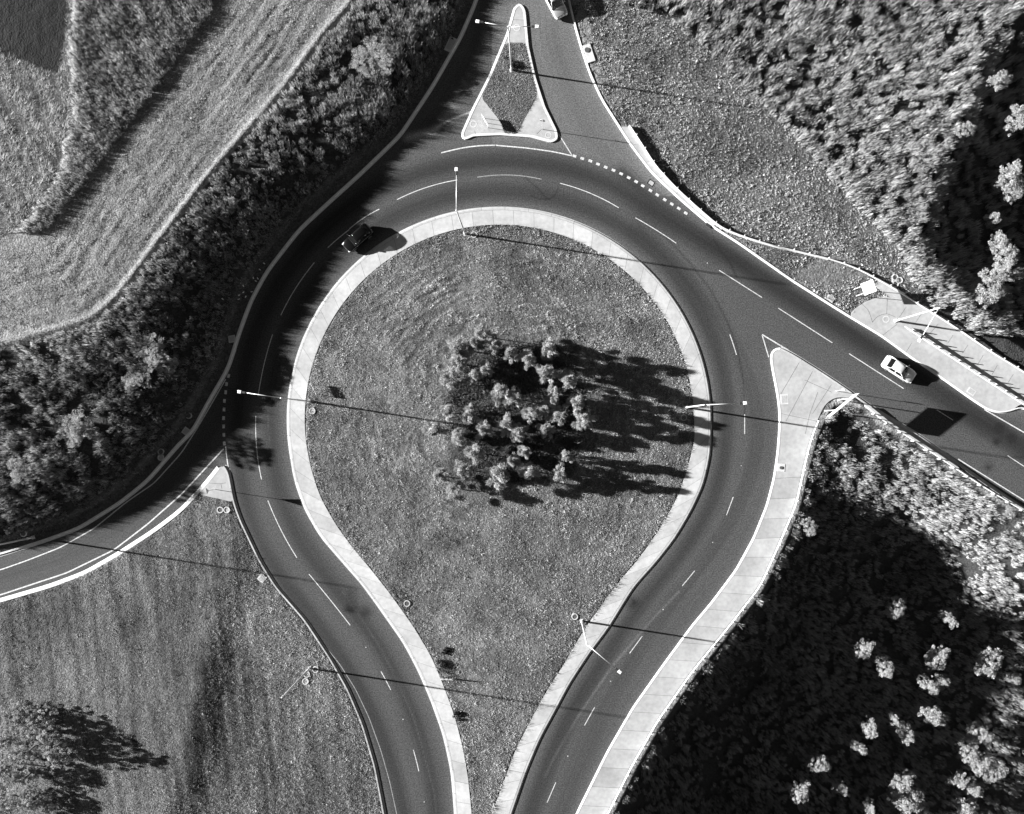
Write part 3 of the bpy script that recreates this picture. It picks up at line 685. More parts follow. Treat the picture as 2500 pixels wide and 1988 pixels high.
# ------------------------------------------------------------------ grass
def sample(x0, x1, y0, y1, sp):
    ax = np.arange(x0, x1, sp); ay = np.arange(y0, y1, sp)
    X, Y = np.meshgrid(ax, ay); X = X.ravel(); Y = Y.ravel()
    return X + RNG.uniform(-.5, .5, X.shape) * sp, Y + RNG.uniform(-.5, .5, X.shape) * sp
def blades(name, X, Y, Zb, h, nb, spread, lean, width, tone, wind=(0, 0), bend=False, tvar=0.3):
    """tufts of leaf blades: nb blades on each root point"""
    N = len(X); tone = np.asarray(tone, float) * np.exp(RNG.normal(0, 0.16 if bend else 0.33, N)); rep = lambda a: np.repeat(np.asarray(a, float) * np.ones(N), nb)
    X = rep(X); Y = rep(Y); Zb = rep(Zb); h = rep(h); tone = rep(tone); spread = rep(spread); width = rep(width); lean = rep(lean)
    m = N * nb
    a = RNG.uniform(0, 2 * math.pi, m); r = np.sqrt(RNG.uniform(0, 1, m)) * spread
    bx = X + np.cos(a) * r; by = Y + np.sin(a) * r
    a2 = a + RNG.normal(0, 0.7, m)
    hh = h * RNG.uniform(0.55, 1.1, m) * (1 - 0.35 * (r / np.maximum(spread, 1e-6)) ** 2)
    l = lean * RNG.uniform(0.4, 1.3, m)
    dx = np.cos(a2) * l + wind[0]; dy = np.sin(a2) * l + wind[1]
    pa = a2 + math.pi / 2 + RNG.normal(0, 0.5, m)
    wx = np.cos(pa) * width * 0.5; wy = np.sin(pa) * width * 0.5
    tn = tone * (1 + tvar * RNG.normal(0, 1, m)); tn = np.clip(tn, 0.01, 0.6)
    z0 = Zb - 0.03
    if not bend:
        V = np.stack([np.c_[bx - wx, by - wy, z0], np.c_[bx + wx, by + wy, z0], np.c_[bx + dx * hh, by + dy * hh, z0 + hh]], 1).reshape(-1, 3)
        k = np.arange(m) * 3
        return np_mesh(name, V, None, np.c_[k, k + 1, k + 2], np.repeat(tn, 3))
    V = np.stack([np.c_[bx - wx * .7, by - wy * .7, z0], np.c_[bx + wx * .7, by + wy * .7, z0],
                  np.c_[bx + wx + dx * hh * .35, by + wy + dy * hh * .35, z0 + hh * .6], np.c_[bx - wx + dx * hh * .35, by - wy + dy * hh * .35, z0 + hh * .6],
                  np.c_[bx + dx * hh, by + dy * hh, z0 + hh]], 1).reshape(-1, 3)
    k = np.arange(m) * 5
    return np_mesh(name, V, np.c_[k, k + 1, k + 2, k + 3], np.c_[k + 3, k + 2, k + 4], np.repeat(tn, 5))
def stuff(name, me, label=None):
    return setp(link(name, me, M['blade']), label=label, kind='stuff')

# lawn of the roundabout: mower rings round the copse
cop = G((1262, 1010))
X, Y = sample(-32, 26, -56, 27, 0.225)
k = inside(X, Y, ISL_IN) & (dist(X, Y, gAI) > 0.06); X, Y = X[k], Y[k]
rr = np.hypot(X - G((1235, 1020))[0], Y - G((1235, 1020))[1])
ringm = sstep(8.5, 11, rr) * sstep(23, 19, rr) * (Y > -14)
wob = rr + 0.5 * (noise(X, Y, 4, 81) - 0.5)
groove = np.exp(-((np.abs(((wob - 11) % 2.1) - 1.05)) / 0.22) ** 2) * ringm * sstep(0.35, 0.6, noise(np.arctan2(Y, X) * 6, rr * 0.8, 1.0, 82, 2))
hh = 0.18 * (0.3 + 1.3 * noise(X, Y, 1.2, 83, 3)) * np.exp(RNG.normal(0, 0.3, X.shape)) 
arcs = mow_arcs(X, Y)
hh = hh * np.clip(1 + 2.2 * arcs, 0.2, 2)
tn = 0.33 * (0.40 + 1.1 * noise(X, Y, 2.5, 84, 4)) * np.clip(1 + 2.0 * arcs, 0.3, 2) * (1 - 0.5 * copse_shade(X, Y))
edge = np.exp(-(dist(X, Y, gAI) / 1.0) ** 2)
hh = hh * (1 + 0.8 * edge * noise(X, Y, 1.0, 85)); 
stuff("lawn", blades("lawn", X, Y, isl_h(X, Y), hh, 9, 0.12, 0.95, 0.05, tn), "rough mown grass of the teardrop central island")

# lower-left field
P_field = np.vstack([gKB, gKR, G([(950, 2150), (-200, 2150)])])
X, Y = sample(-80, -15, -58, -6, 0.235)
k = inside(X, Y, P_field) & (np.minimum(dist(X, Y, gKB), dist(X, Y, gKR)) > 0.2) & ~inside(X, Y, G(spl_w)); X, Y = X[k], Y[k]
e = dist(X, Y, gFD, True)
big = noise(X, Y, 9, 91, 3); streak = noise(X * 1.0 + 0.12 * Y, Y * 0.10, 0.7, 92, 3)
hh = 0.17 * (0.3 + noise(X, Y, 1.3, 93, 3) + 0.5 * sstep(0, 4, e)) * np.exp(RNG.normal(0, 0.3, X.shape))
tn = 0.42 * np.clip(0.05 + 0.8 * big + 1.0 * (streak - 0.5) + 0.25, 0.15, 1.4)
tn *= 1 - 0.25 * np.exp(-((e + 0.5) / 2.0) ** 2)  # shade on the face of the swell, also painted into the grass tone
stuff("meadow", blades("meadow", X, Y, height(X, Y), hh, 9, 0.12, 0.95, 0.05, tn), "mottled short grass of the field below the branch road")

# scrub east of the north arm, the bare triangle and the north splitter
X, Y = sample(2, 66, 14, 62, 0.29)
inr = inside(X, Y, road_poly); dte = dist(X, Y, gTE, True); dwn = dist(X, Y, gWN, True)
tri = (~inr) & (dist(X, Y, gNE) > 0.2) & (Y < G((0, 480))[1]) & (X > G((1740, 0))[0]) & (dwn < 0) & ~inside(X, Y, ne_poly)
scr = (~inr) & (dte < 0.8) & (dist(X, Y, gNE) > 0.25) & (X > G((1380, 0))[0]) & ~tri & ~inside(X, Y, ne_poly) & ~((dist(X, Y, gWN) < 0.35)) & ~((dwn < 0) & (Y < G((0, 309))[1]) & (Y > G((0, 560))[1]) & (dist(X, Y, gNE) < 2.2))
bare = (noise(X, Y, 2.2, 17, 2) > 0.42) & (dist(X, Y, gNE) < 1.6) & (Y > 34)
c = G((2030, 690)); bare |= (np.hypot(X - c[0], (Y - c[1]) * 1.3) < 4.5) & (noise(X, Y, 2, 18, 2) > 0.4)
k = (tri | scr) & ~(bare & (RNG.uniform(0, 1, X.shape) < 0.85)); X, Y = X[k], Y[k]
hh = 0.23 * (0.35 + noise(X, Y, 0.9, 101, 2)) * np.exp(RNG.normal(0, 0.3, X.shape)); tn = 0.42 * (0.45 + 1.0 * noise(X, Y, 4, 102, 4))
stuff("scrub", blades("scrub", X, Y, height(X, Y), hh, 14, 0.13, 0.6, 0.075, tn), "knee-high leafy scrub between the north arm and the tall grass")
X, Y = sample(-9, 2, 36, 50, 0.2)
k = inside(X, Y, inset(gSG, 0)); X, Y = X[k], Y[k]
stuff("island_grass", blades("island_grass", X, Y, 0.135, 0.16 * (0.5 + noise(X, Y, 1, 103, 2)), 8, 0.12, 0.7, 0.05, 0.32 * (0.5 + noise(X, Y, 2, 104, 3))), "short grass on the triangular splitter island")

# mown terrace, upper left
X, Y = sample(-82, -18, 4, 62, 0.24)
dk = -dist(X, Y, gK1, True); dc = -dist(X, Y, gCR, True)
k = (dk > 0) & (dc > -0.25) & ~inside(X, Y, P_cane) & ~inside(X, Y, P_shaved); X, Y, dc = X[k], Y[k], dc[k]
dcl, al = dist(X, Y, gCR, False, True)
fur = 1.5 * (noise(dcl, al * 0.12, 0.55, 22, 2) - 0.5) * (0.15 + np.exp(-((dcl - 5) / 5.0) ** 2))
hh = 0.14 * (0.4 + noise(X, Y, 1.0, 111, 3)) * (1 + 0.3 * fur) * np.exp(RNG.normal(0, 0.3, X.shape)); tn = 0.42 * (0.5 + 0.8 * noise(X, Y, 5, 112, 4)) * (1 + 0.15 * fur)
ed = np.exp(-((dcl - 0.2) / 0.4) ** 2); tn = tn * (1 - ed) + 0.34 * ed; hh = hh * (1 - 0.4 * ed)
stuff("stubble", blades("stubble", X, Y, height(X, Y), hh, 9, 0.12, 0.9, 0.055, tn), "pale stubble of the mown terrace")

# trampled straw left of the cane patch
X, Y = sample(-82, -54, 20, 62, 0.33)
k = inside(X, Y, P_shaved) & ~inside(X, Y, P_shaded_plot); X, Y = X[k], Y[k]
swirl = noise(X + 0.5 * Y, Y * 0.25, 0.7, 121, 3)
k = swirl > 0.40; X, Y, swirl = X[k], Y[k], swirl[k]
stuff("straw", blades("straw", X, Y, height(X, Y), 0.42 * (0.4 + noise(X, Y, 1.6, 122, 2)), 9, 0.22, 1.3, 0.05, 0.55 * (0.2 + swirl), wind=(0.5, 0.9)), "trampled pale straw at the upper left corner")

def tall(name, X, Y, h, tone, label, nb=34, spread=0.30, lean=0.32, width=0.05, wind=(0.10, -0.02), tvar=0.3, zoff=0.0):
    return stuff(name, blades(name, X, Y, height(X, Y) + zoff, h, nb, spread, lean, width, tone, wind, True, tvar), label)
# rough bank between the terrace and the ring
X, Y = sample(-82, -5, -14, 62, 0.42)
dk = -dist(X, Y, gK1, True); dc = -dist(X, Y, gCR, True)
k = (dk > 0.9) & (dc < -0.5) & (X < -2); X, Y, dk, dc = X[k], Y[k], dk[k], dc[k]
cl = noise(X, Y, 1.0, 131, 2) * 0.7 + 0.3 * noise(X, Y, 5, 133, 2); keep = cl > 0.36; X, Y, dk, cl = X[keep], Y[keep], dk[keep], cl[keep]
hh = (0.75 + 0.75 * sstep(0.35, 0.75, cl)) * (0.6 + 0.7 * RNG.uniform(0, 1, X.shape)) * (1 + 0.55 * np.exp(-((Y - 44) / 6.0) ** 2) * (dk < 6)) * sstep(0.3, 3.2, dk)
tn = 0.36 * (0.40 + 1.0 * noise(X, Y, 7, 132, 3))
tall("bank_grass", X, Y, np.maximum(hh, 0.2), tn, "tall rank grass on the bank above the ring road", nb=32, spread=0.24, lean=0.24, width=0.032)
# cane patch
X, Y = sample(-82, -40, 24, 62, 0.42)
k = inside(X, Y, P_cane); X, Y = X[k], Y[k]
cl = noise(X * 0.8 + Y * 0.5, (Y - X) * 0.35, 0.9, 141, 3)
fr = np.exp(-(dist(X, Y, resample(G([(163, -120), (163, 0), (150, 60), (147, 131), (153, 196), (163, 261), (147, 330), (147, 408), (130, 440), (95, 495), (62, 540), (20, 585), (-60, 615)], 4.2))) / 0.9) ** 2)  # bright fringe: sunlit left edge of the patch painted into the blade tone
tall("cane_patch", X, Y, (0.55 + 0.9 * cl) * (1 - 0.3 * fr), 0.38 * (0.35 + cl) * (1 + 0.8 * fr), "even crop of tall grass on the upper terrace", nb=30, spread=0.22, lean=0.25, width=0.032)
# tall grass, north-east
X, Y = sample(4, 70, 12, 62, 0.44)
dte = dist(X, Y, gTE, True); dfn = dist(X, Y, gFN, True)
k = (dte > 0.2) & (X > 5) & ((Y > 22) | (dist(X, Y, gWN, True) > 0.8)) & ~inside(X, Y, ne_poly) & ~inside(X, Y, road_poly) & (dist(X, Y, gWN) > 0.8)
tr = resample(G([(1950, 305), (2040, 328), (2120, 340), (2200, 352)]));
X, Y, dfn = X[k], Y[k], dfn[k]
cl = noise(X, Y, 0.95, 151, 2) * 0.75 + 0.25 * noise(X, Y, 5, 153, 2); keep = (cl > 0.38 + 0.12 * (dfn > 3)); X, Y, cl, dfn = X[keep], Y[keep], cl[keep], dfn[keep]
hh = (0.7 + 0.8 * sstep(0.3, 0.75, cl)) * (0.75 + 0.5 * RNG.uniform(0, 1, X.shape))
tall("tall_grass", X, Y, hh * 1.15, 0.42 * (0.5 + 0.8 * noise(X, Y, 6, 152, 3)), "pale feathery tall grass in the north-east corner", nb=32, spread=0.24, lean=0.24, width=0.034)
# south-east hollow
X, Y = sample(8, 84, -66, 6, 0.52)
d1 = dist(X, Y, gWO); d2 = dist(X, Y, gE2)
k = inside(X, Y, SE_poly) & (d1 > 1.0) & (d2 > 0.8); X, Y, d1, d2 = X[k], Y[k], d1[k], d2[k]
cl = noise(X, Y, 1.1, 161, 2) * 0.75 + 0.25 * noise(X, Y, 6, 163, 2); keep = (cl > 0.42); X, Y, cl, d1, d2 = X[keep], Y[keep], cl[keep], d1[keep], d2[keep]
hh = (0.6 + 0.8 * sstep(0.35, 0.75, cl)) * (0.6 + 0.7 * RNG.uniform(0, 1, X.shape))
tall("hollow_grass", X, Y, hh, 0.40 * (0.5 + 0.8 * noise(X, Y, 6, 162, 3)), "clumps of tall grass in the hollow below the embankment", nb=32, spread=0.25, lean=0.26, width=0.034, wind=(0.15, -0.05))
# weeds in the copse
X, Y = sample(cop[0] - 10, cop[0] + 9, cop[1] - 10, cop[1] + 10, 0.45)
k = (np.hypot(X - cop[0], Y - cop[1]) < 8.8) & (noise(X, Y, 1.5, 171, 2) > 0.35); X, Y = X[k], Y[k]
stuff("copse_weeds", blades("copse_weeds", X, Y, isl_h(X, Y), 0.5 * (0.5 + noise(X, Y, 1.5, 172, 2)), 16, 0.28, 0.8, 0.09, 0.075 * (0.5 + noise(X, Y, 2, 173, 2))), "leafy weeds under the copse of young trees")

# ------------------------------------------------------------------ trees and shrubs
def leaf_cloud(name, C, sizes, per, lsize, tone, elong=1.0, up=0.0, rad=None, tv=0.3, radial=None):
    """leaf faces gathered in clumps C"""
    n = len(C); m = n * per
    c = np.repeat(C, per, 0); s = np.repeat(sizes, per)
    d = RNG.normal(0, 1, (m, 3)); d /= np.linalg.norm(d, axis=1)[:, None]
    p = c + d * (s * RNG.uniform(0.35, 1.05, m) ** 0.6)[:, None] * np.array([1, 1, 0.85])
    ax = RNG.normal(0, 1, (m, 3)) + d * (1.2 if elong > 1.5 else 0.2) + np.array([0, 0, up])
    if radial is not None:
        ro = c - np.array([0, 0, radial]); ro /= np.linalg.norm(ro, axis=1)[:, None]; ax = ro + 0.38 * RNG.normal(0, 1, (m, 3))
    ax /= np.linalg.norm(ax, axis=1)[:, None]
    q = np.cross(ax, RNG.normal(0, 1, (m, 3))); q /= np.maximum(np.linalg.norm(q, axis=1), 1e-6)[:, None]
    L = lsize * RNG.uniform(0.6, 1.3, m); W = L / elong * 0.55
    V = np.stack([p - ax * (L / 2)[:, None], p + q * (W / 2)[:, None], p + ax * (L / 2)[:, None], p - q * (W / 2)[:, None]], 1).reshape(-1, 3)
    k = np.arange(m) * 4
    t = np.clip(np.repeat(np.repeat(tone * (1 + 0.18 * RNG.normal(0, 1, n)), per) * (1 + tv * RNG.normal(0, 1, m)), 4), 0.01, 0.5)
    return np_mesh(name, V, np.c_[k, k + 1, k + 2, k + 3], None, t)
def trunk_bm(h, r, limbs, tips):
    bm = bmesh.new(); p = Vector((0, 0, -0.3)); prev = p
    pts = [Vector((0, 0, -0.3))]
    for i in range(1, 6): pts.append(Vector((random.uniform(-.06, .06) * h * 0.3, random.uniform(-.06, .06) * h * 0.3, h * i / 5)))
    for i in range(5): tube(bm, pts[i], pts[i + 1], r * (1 - i / 6.5), r * (1 - (i + 1) / 6.5), 8)
    for t in tips:
        z = min(max(t[2] - random.uniform(0.4, 1.0), h * 0.3), h * 0.95); k = z / h * 5; i = min(int(k), 4); b = pts[i].lerp(pts[i + 1], k - i)
        mid = b.lerp(Vector(t), 0.55) + Vector((0, 0, 0.10))
        tube(bm, b, mid, r * 0.32, r * 0.22, 6); tube(bm, mid, t, r * 0.22, r * 0.08, 5)
    return bm
def make_feathery(h, cr):
    """slim young tree with upswept wispy foliage"""
    n = 30; a = RNG.uniform(0, 2 * math.pi, n); zt = RNG.uniform(0, 1, n) ** 0.8
    rr = cr * (1.0 - 0.7 * zt) * np.sqrt(RNG.uniform(0.10, 1.1, n))
    C = np.c_[np.cos(a) * rr, np.sin(a) * rr, h * (0.45 + 0.55 * zt)]
    me = leaf_cloud("crown", C, np.full(n, 0.26) * RNG.uniform(0.6, 1.3, n), 190, 0.55, 0.36, elong=9.0, tv=0.25, radial=h * 0.35)
    return me, trunk_bm(h * 0.92, 0.07, 0, C[:14])
def make_bunched(h, cr, z0=0.45, squash=1.0, ncl=60, cs=1.0):
    """tree of tight rounded leaf bunches"""
    i = np.arange(ncl); ph = np.arccos(1 - 1.55 * (i + 0.5) / ncl); th = i * 2.39996 + RNG.normal(0, .35, ncl)
    r = cr * RNG.uniform(0.45, 1.12, ncl) * (1 + 0.28 * np.sin(2 * th + RNG.uniform(0, 6)))
    hz = h * (1 - z0) * 0.55
    C = np.c_[np.sin(ph) * np.cos(th) * r, np.sin(ph) * np.sin(th) * r * squash, h - hz + np.cos(ph) * hz * 0.9 * RNG.uniform(0.8, 1.05, ncl)]
    me = leaf_cloud("crown", C, cr * cs * RNG.uniform(0.10, 0.30, ncl), 110, 0.15, 0.32, elong=1.6, tv=0.28)
    return me, trunk_bm(h * 0.85, 0.09, 0, C[:12])
def proto(fn, *a):
    cm, tb = fn(*a)
    tm = bpy.data.meshes.new("trunk"); tb.to_mesh(tm); tb.free(); tm.materials.append(M['bark']); cm.materials.append(M['leaf'])
    return cm, tm
def plant(name, pr, loc, rz, sc, label, cat, group=None):
    r = thing(name, label, cat, loc, rz, group); r.scale = sc
    for nm, me in (("crown", pr[0]), ("trunk", pr[1])):
        o = bpy.data.objects.new(nm, me); COL.objects.link(o); o.parent = r
    return r
feath = [proto(make_feathery, 5.0, 1.15) for _ in range(5)]
bunch = [proto(make_bunched, 6.0, 1.25), proto(make_bunched, 6.0, 1.2, 0.4, 0.75, 52), proto(make_bunched, 6.0, 1.3, 0.5, 0.9, 70), proto(make_bunched, 6.0, 1.25, 0.45, 0.6, 52)]

D = 1.16
copse = [(1015, 703, 'at the top of the copse, palest of its top edge', 5.2, 1.1), (968, 733, 'on the upper left shoulder of the copse, wide and pale', 4.2, 1.35), (962, 762, 'on the left flank of the copse below the wide pale crown', 4.0, 1.3), (1000, 722, 'just inside the top left corner of the copse', 4.4, 0.9),
         (945, 792, 'leftmost of the upper copse, beside open lawn', 3.6, 1.25), (1022, 780, 'half shaded behind the pale left-flank crowns of the copse', 4.4, 0.85), (1076, 745, 'small star-shaped crown in the dark upper copse', 5.0, 0.85), (1112, 757, 'narrow twin-tipped crown in the dark upper copse', 5.2, 0.95),
         (1156, 736, 'at the upper right corner of the copse', 5.6, 1.0), (1055, 826, 'alone over the dark gap at the copse centre', 5.0, 1.05), (1083, 838, 'tall wisp right of the copse centre gap', 4.6, 1.0), (1151, 785, 'forked crown in the right half of the upper copse', 5.4, 1.05),
         (1196, 801, 'standing out on the right edge of the upper copse', 5.6, 1.05), (1166, 824, 'smallest crown on the right side of the copse', 4.6, 0.7), (1214, 850, 'on the right edge of the copse, above the pole shadow', 5.6, 1.0), (1225, 885, 'broad round crown furthest right in the copse', 5.0, 1.2),
         (912, 902, 'dim crown at the far left of the copse', 3.4, 1.1), (966, 918, 'tight pale crown in the left half of the lower copse', 4.4, 0.95), (988, 873, 'in the weedy left middle of the copse', 3.6, 0.9), (941, 868, 'faint crown among weeds at the left of the copse', 3.4, 0.9),
         (1020, 905, 'mid left of the lower copse over a dark gap', 4.2, 1.0), (1068, 897, 'leaning crown in the middle of the lower copse', 4.4, 1.05), (1092, 908, 'overlapping its neighbour in the middle of the lower copse', 4.4, 1.0), (1118, 872, 'beside the bright weeds right of the copse centre', 3.8, 0.95),
         (1145, 860, 'low crown beside the bright dead stalks of the copse', 3.4, 0.9), (1175, 878, 'ragged crown with bare stalks in the right of the copse', 3.8, 1.0), (1150, 905, 'dim crown in the lower right of the copse', 4.0, 0.85), (1000, 955, 'bushy crown on the lower left of the copse', 4.2, 1.15),
         (975, 990, 'low crown at the lower left edge of the copse', 3.6, 1.0), (958, 1030, 'last crown at the bottom left of the copse', 3.4, 1.1), (925, 1003, 'lone crown outside the lower left of the copse', 3.2, 1.0), (1050, 1000, 'largest crown along the bottom of the copse', 4.6, 1.35),
         (1105, 952, 'narrow upright crown in the lower copse', 5.0, 0.75), (1078, 970, 'dim crown left of the narrow upright one', 4.0, 0.8), (1192, 962, 'small pale crown on the lower right of the copse', 4.8, 0.8), (1178, 1000, 'oval crown lowest on the right of the copse', 5.0, 0.85),
         (1112, 993, 'broken crown along the bottom of the copse', 4.2, 0.95), (1000, 790, 'dark crown tucked inside the left flank of the copse', 4.0, 0.8), (1040, 730, 'shaded crown along the top edge of the copse', 4.4, 0.8), (1165, 845, 'thin dim crown between the right-edge trees', 4.2, 0.7)]
for i, (px, py, lab, h, cr) in enumerate(copse):
    p = G((px * D, py * D), h * 0.66)
    plant("young_tree", feath[i % 5], (p[0], p[1], H1(*p) - 0.05), random.uniform(0, 6.28), (cr / 0.88, cr / 0.88, 0.82 * h / 5.0), "feathery young tree " + lab, "tree", "young trees of the central copse")

def ground_under(px, h):
    """root point of a tree whose top shows at px and stands h above its own ground"""
    z = 0.0
    for _ in range(8):
        p = G(px, z + h * 0.9); z = H1(*p)
    return p, z
sel = [((2195, 1490), 6.0, 1.15, 0, 'topmost of the lit crowns in the dark hollow'), ((2326, 1517), 5.6, 1.1, 1, 'slim crown right of the topmost one in the dark hollow'), ((2118, 1586), 6.4, 1.15, 2, 'with a spiky left corner, furthest left of the upper hollow trees'), ((2169, 1634), 6.4, 1.15, 0, 'round and right below the spiky-cornered one in the hollow'),
       ((2297, 1608), 6.0, 1.45, 2, 'wide ragged crown in the middle of the hollow'), ((2422, 1626), 5.5, 1.75, 2, 'broad double crown near the right edge of the hollow'), ((2278, 1678), 6.2, 1.25, 1, 'two-lobed crown below the wide ragged one'), ((2308, 1668), 5.8, 0.8, 0, 'small lobe beside the two-lobed crown'),
       ((2288, 1756), 6.0, 1.7, 3, 'long slanting crown in the lower middle of the hollow'), ((2131, 1785), 6.6, 1.05, 0, 'compact crown alone in the dark lower hollow'), ((2190, 1765), 5.6, 0.7, 1, 'tiny crown up and left of the wedge-shaped one'), ((2220, 1796), 6.0, 1.2, 2, 'wedge-shaped crown left of the long slanting one'),
       ((2106, 1833), 6.4, 0.95, 1, 'narrow crown below the compact lone one'), ((2009, 1873), 6.8, 1.1, 0, 'leaf-shaped crown in the blackest part of the hollow'), ((1960, 1938), 6.8, 1.3, 2, 'furthest left of the bottom row in the hollow'), ((2404, 1796), 5.2, 1.55, 2, 'flat-topped crown at the right of the lower hollow'),
       ((2375, 1840), 5.0, 1.4, 0, 'upper end of the long dense thicket'), ((2405, 1870), 5.0, 1.35, 2, 'middle of the long dense thicket'), ((2438, 1890), 5.0, 1.35, 0, 'lower rounded end of the long dense thicket'), ((2352, 1912), 5.0, 1.1, 1, 'upper lobe of the slanting pair at the bottom right'),
       ((2385, 1935), 5.2, 1.35, 3, 'lower lobe of the slanting pair at the bottom right'), ((2062, 1936), 6.2, 1.15, 3, 'curved crown beside sunlit straw at the bottom'), ((2212, 1920), 5.4, 1.7, 2, 'upper half of the largest thicket at the bottom edge'), ((2222, 1965), 5.4, 1.8, 0, 'lower half of the largest thicket at the bottom edge'),
       ((2130, 1978), 5.2, 0.9, 1, 'small crown cut by the bottom edge'), ((2368, 1980), 5.0, 1.3, 2, 'wide crown at the bottom edge near the corner'), ((2480, 1660), 4.6, 1.0, 1, 'low crown at the right edge of the picture'), ((1981, 1288), 3.6, 0.95, 0, 'lone small crown just below the walkway guard rail'),
       ((2365, 312), 3.4, 0.95, 0, 'ball-shaped crown standing alone at the edge of the tall grass'), ((2447, 193), 4.4, 1.2, 2, 'hollow-centred dim crown in the north-east corner'), ((2496, 285), 6.0, 1.4, 0, 'crown cut by the right edge, north-east slope'), ((2480, 420), 6.8, 1.5, 2, 'upper of the bright crowns on the dark north-east slope'),
       ((2488, 455), 6.4, 1.3, 0, 'lower of the two bright crowns at the right edge'), ((2450, 445), 5.0, 0.6, 1, 'very small crown left of the bright pair'), ((2434, 529), 5.6, 0.95, 3, 'three-lobed crown in the middle of the dark slope'), ((2450, 590), 6.4, 1.25, 2, 'upper lobe of the tall thicket above the footway'),
       ((2468, 625), 6.6, 1.35, 0, 'widest lobe of the tall thicket above the footway'), ((2455, 660), 6.0, 1.1, 2, 'lower lobe of the tall thicket above the footway'), ((2431, 700), 6.2, 1.75, 0, 'big rounded crown nearest the north-east footway'), ((2494, 665), 6.0, 1.0, 3, 'partly hidden crown at the right edge above the footway')]
for i, (px, h, cr, k, lab) in enumerate(sel):
    p, z = ground_under(px, h)
    plant("bushy_tree", bunch[k], (p[0], p[1], z), random.uniform(0, 6.28) if k != 3 else R(-42), (cr / 1.25, cr / 1.25, h / 6.0), "bushy tree, " + lab, "tree", "bushy trees on the eastern slopes")
thick = [proto(make_bunched, 4.0, 1.6, 0.02, 1.0, 80, 0.62), proto(make_bunched, 4.0, 1.6, 0.05, 0.75, 66, 0.6), proto(make_bunched, 4.0, 1.6, 0.0, 0.9, 90, 0.62)]
for i, (px, h, cr, lab) in enumerate([((88, 1768), 3.0, 1.9, 'palest crown at the top of the thicket by the left edge'), ((50, 1748), 2.6, 1.5, 'small crown behind the top of the left-edge thicket'), ((134, 1843), 4.1, 1.7, 'furthest right of the left-edge thicket, casting the long pointed shadow'), ((14, 1808), 3.8, 2.0, 'big crown cut by the left edge, thicket side'),
                             ((75, 1952), 2.6, 1.6, 'low crown near the bottom left corner'), ((62, 1838), 3.2, 1.7, 'shaded crown in the heart of the left-edge thicket'), ((108, 1970), 2.2, 1.2, 'lowest crown of the bottom left corner'), ((112, 1798), 3.4, 1.6, 'crown in the middle of the left-edge thicket, just above the pointed-shadow tree'),
                             ((10, 1880), 3.6, 1.9, 'dark crown at the left edge below the thicket'), ((58, 1900), 3.0, 1.7, 'shaded crown between the thicket and the low corner crowns'), ((8, 1960), 3.2, 1.8, 'crown filling the bottom left corner'), ((20, 1745), 2.4, 1.4, 'highest crown cut by the left edge in the lower field')]):
    p, z = ground_under(px, h * 0.7)
    plant("thicket_tree", thick[i % 3], (p[0], p[1], z), random.uniform(0, 6.28), (cr / 1.6, cr / 1.6, h / 4.0), "dense low tree, " + lab, "tree", "trees at the lower left edge")
for px, h, cr, k, lab in [((190, 1050), 2.3, 1.7, 2, 'lit bush on the bank above the branch road'), ((45, 1150), 2.0, 1.2, 0, 'pale rounded bush low on the bank at the left'), ((930, 135), 1.2, 2.0, 2, 'broad pale bush in the middle of the bank beside the north arm'), ((885, 150), 1.1, 1.6, 0, 'second pale bush left of the broad one on the bank'),
                     ((370, 860), 1.1, 1.9, 2, 'wide soft bush on the bank left of the ring road'), ((330, 930), 1.0, 1.5, 1, 'low soft bush below the wide one on the bank'), ((400, 890), 0.9, 1.2, 0, 'soft bush on the ring side of the wide one')]:
    p, z = ground_under(px, h)
    plant("bank_bush", bunch[k], (p[0], p[1], z - 0.3), random.uniform(0, 6.28), (cr / 1.25, cr / 1.25, h / 4.2), lab, "bush", "bushes on the bank")
for px, cr, lab in [((1246, 160), 0.75, 'dark round shrub at the foot of the twin-armed lamp post'), ((1084, 1620), 0.8, 'dark shrub beside the apron above the lower chevron board'), ((1118, 1745), 0.55, 'dark shrub beside the apron below the lower chevron board'), ((1088, 1590), 0.45, 'small dark shrub touching the apron edge')]:
    p = G(px); z = H1(*p) if px[1] > 400 else 0.13
    me = leaf_cloud("foliage", np.c_[RNG.normal(0, .45, 14), RNG.normal(0, .45, 14), RNG.uniform(0.1, 0.5, 14)] * cr, np.full(14, 0.3) * cr, 90, 0.14, 0.035, 1.6)
    o = setp(link("shrub", me, M['leaf']), lab, "shrub"); o.location = (p[0], p[1], z)

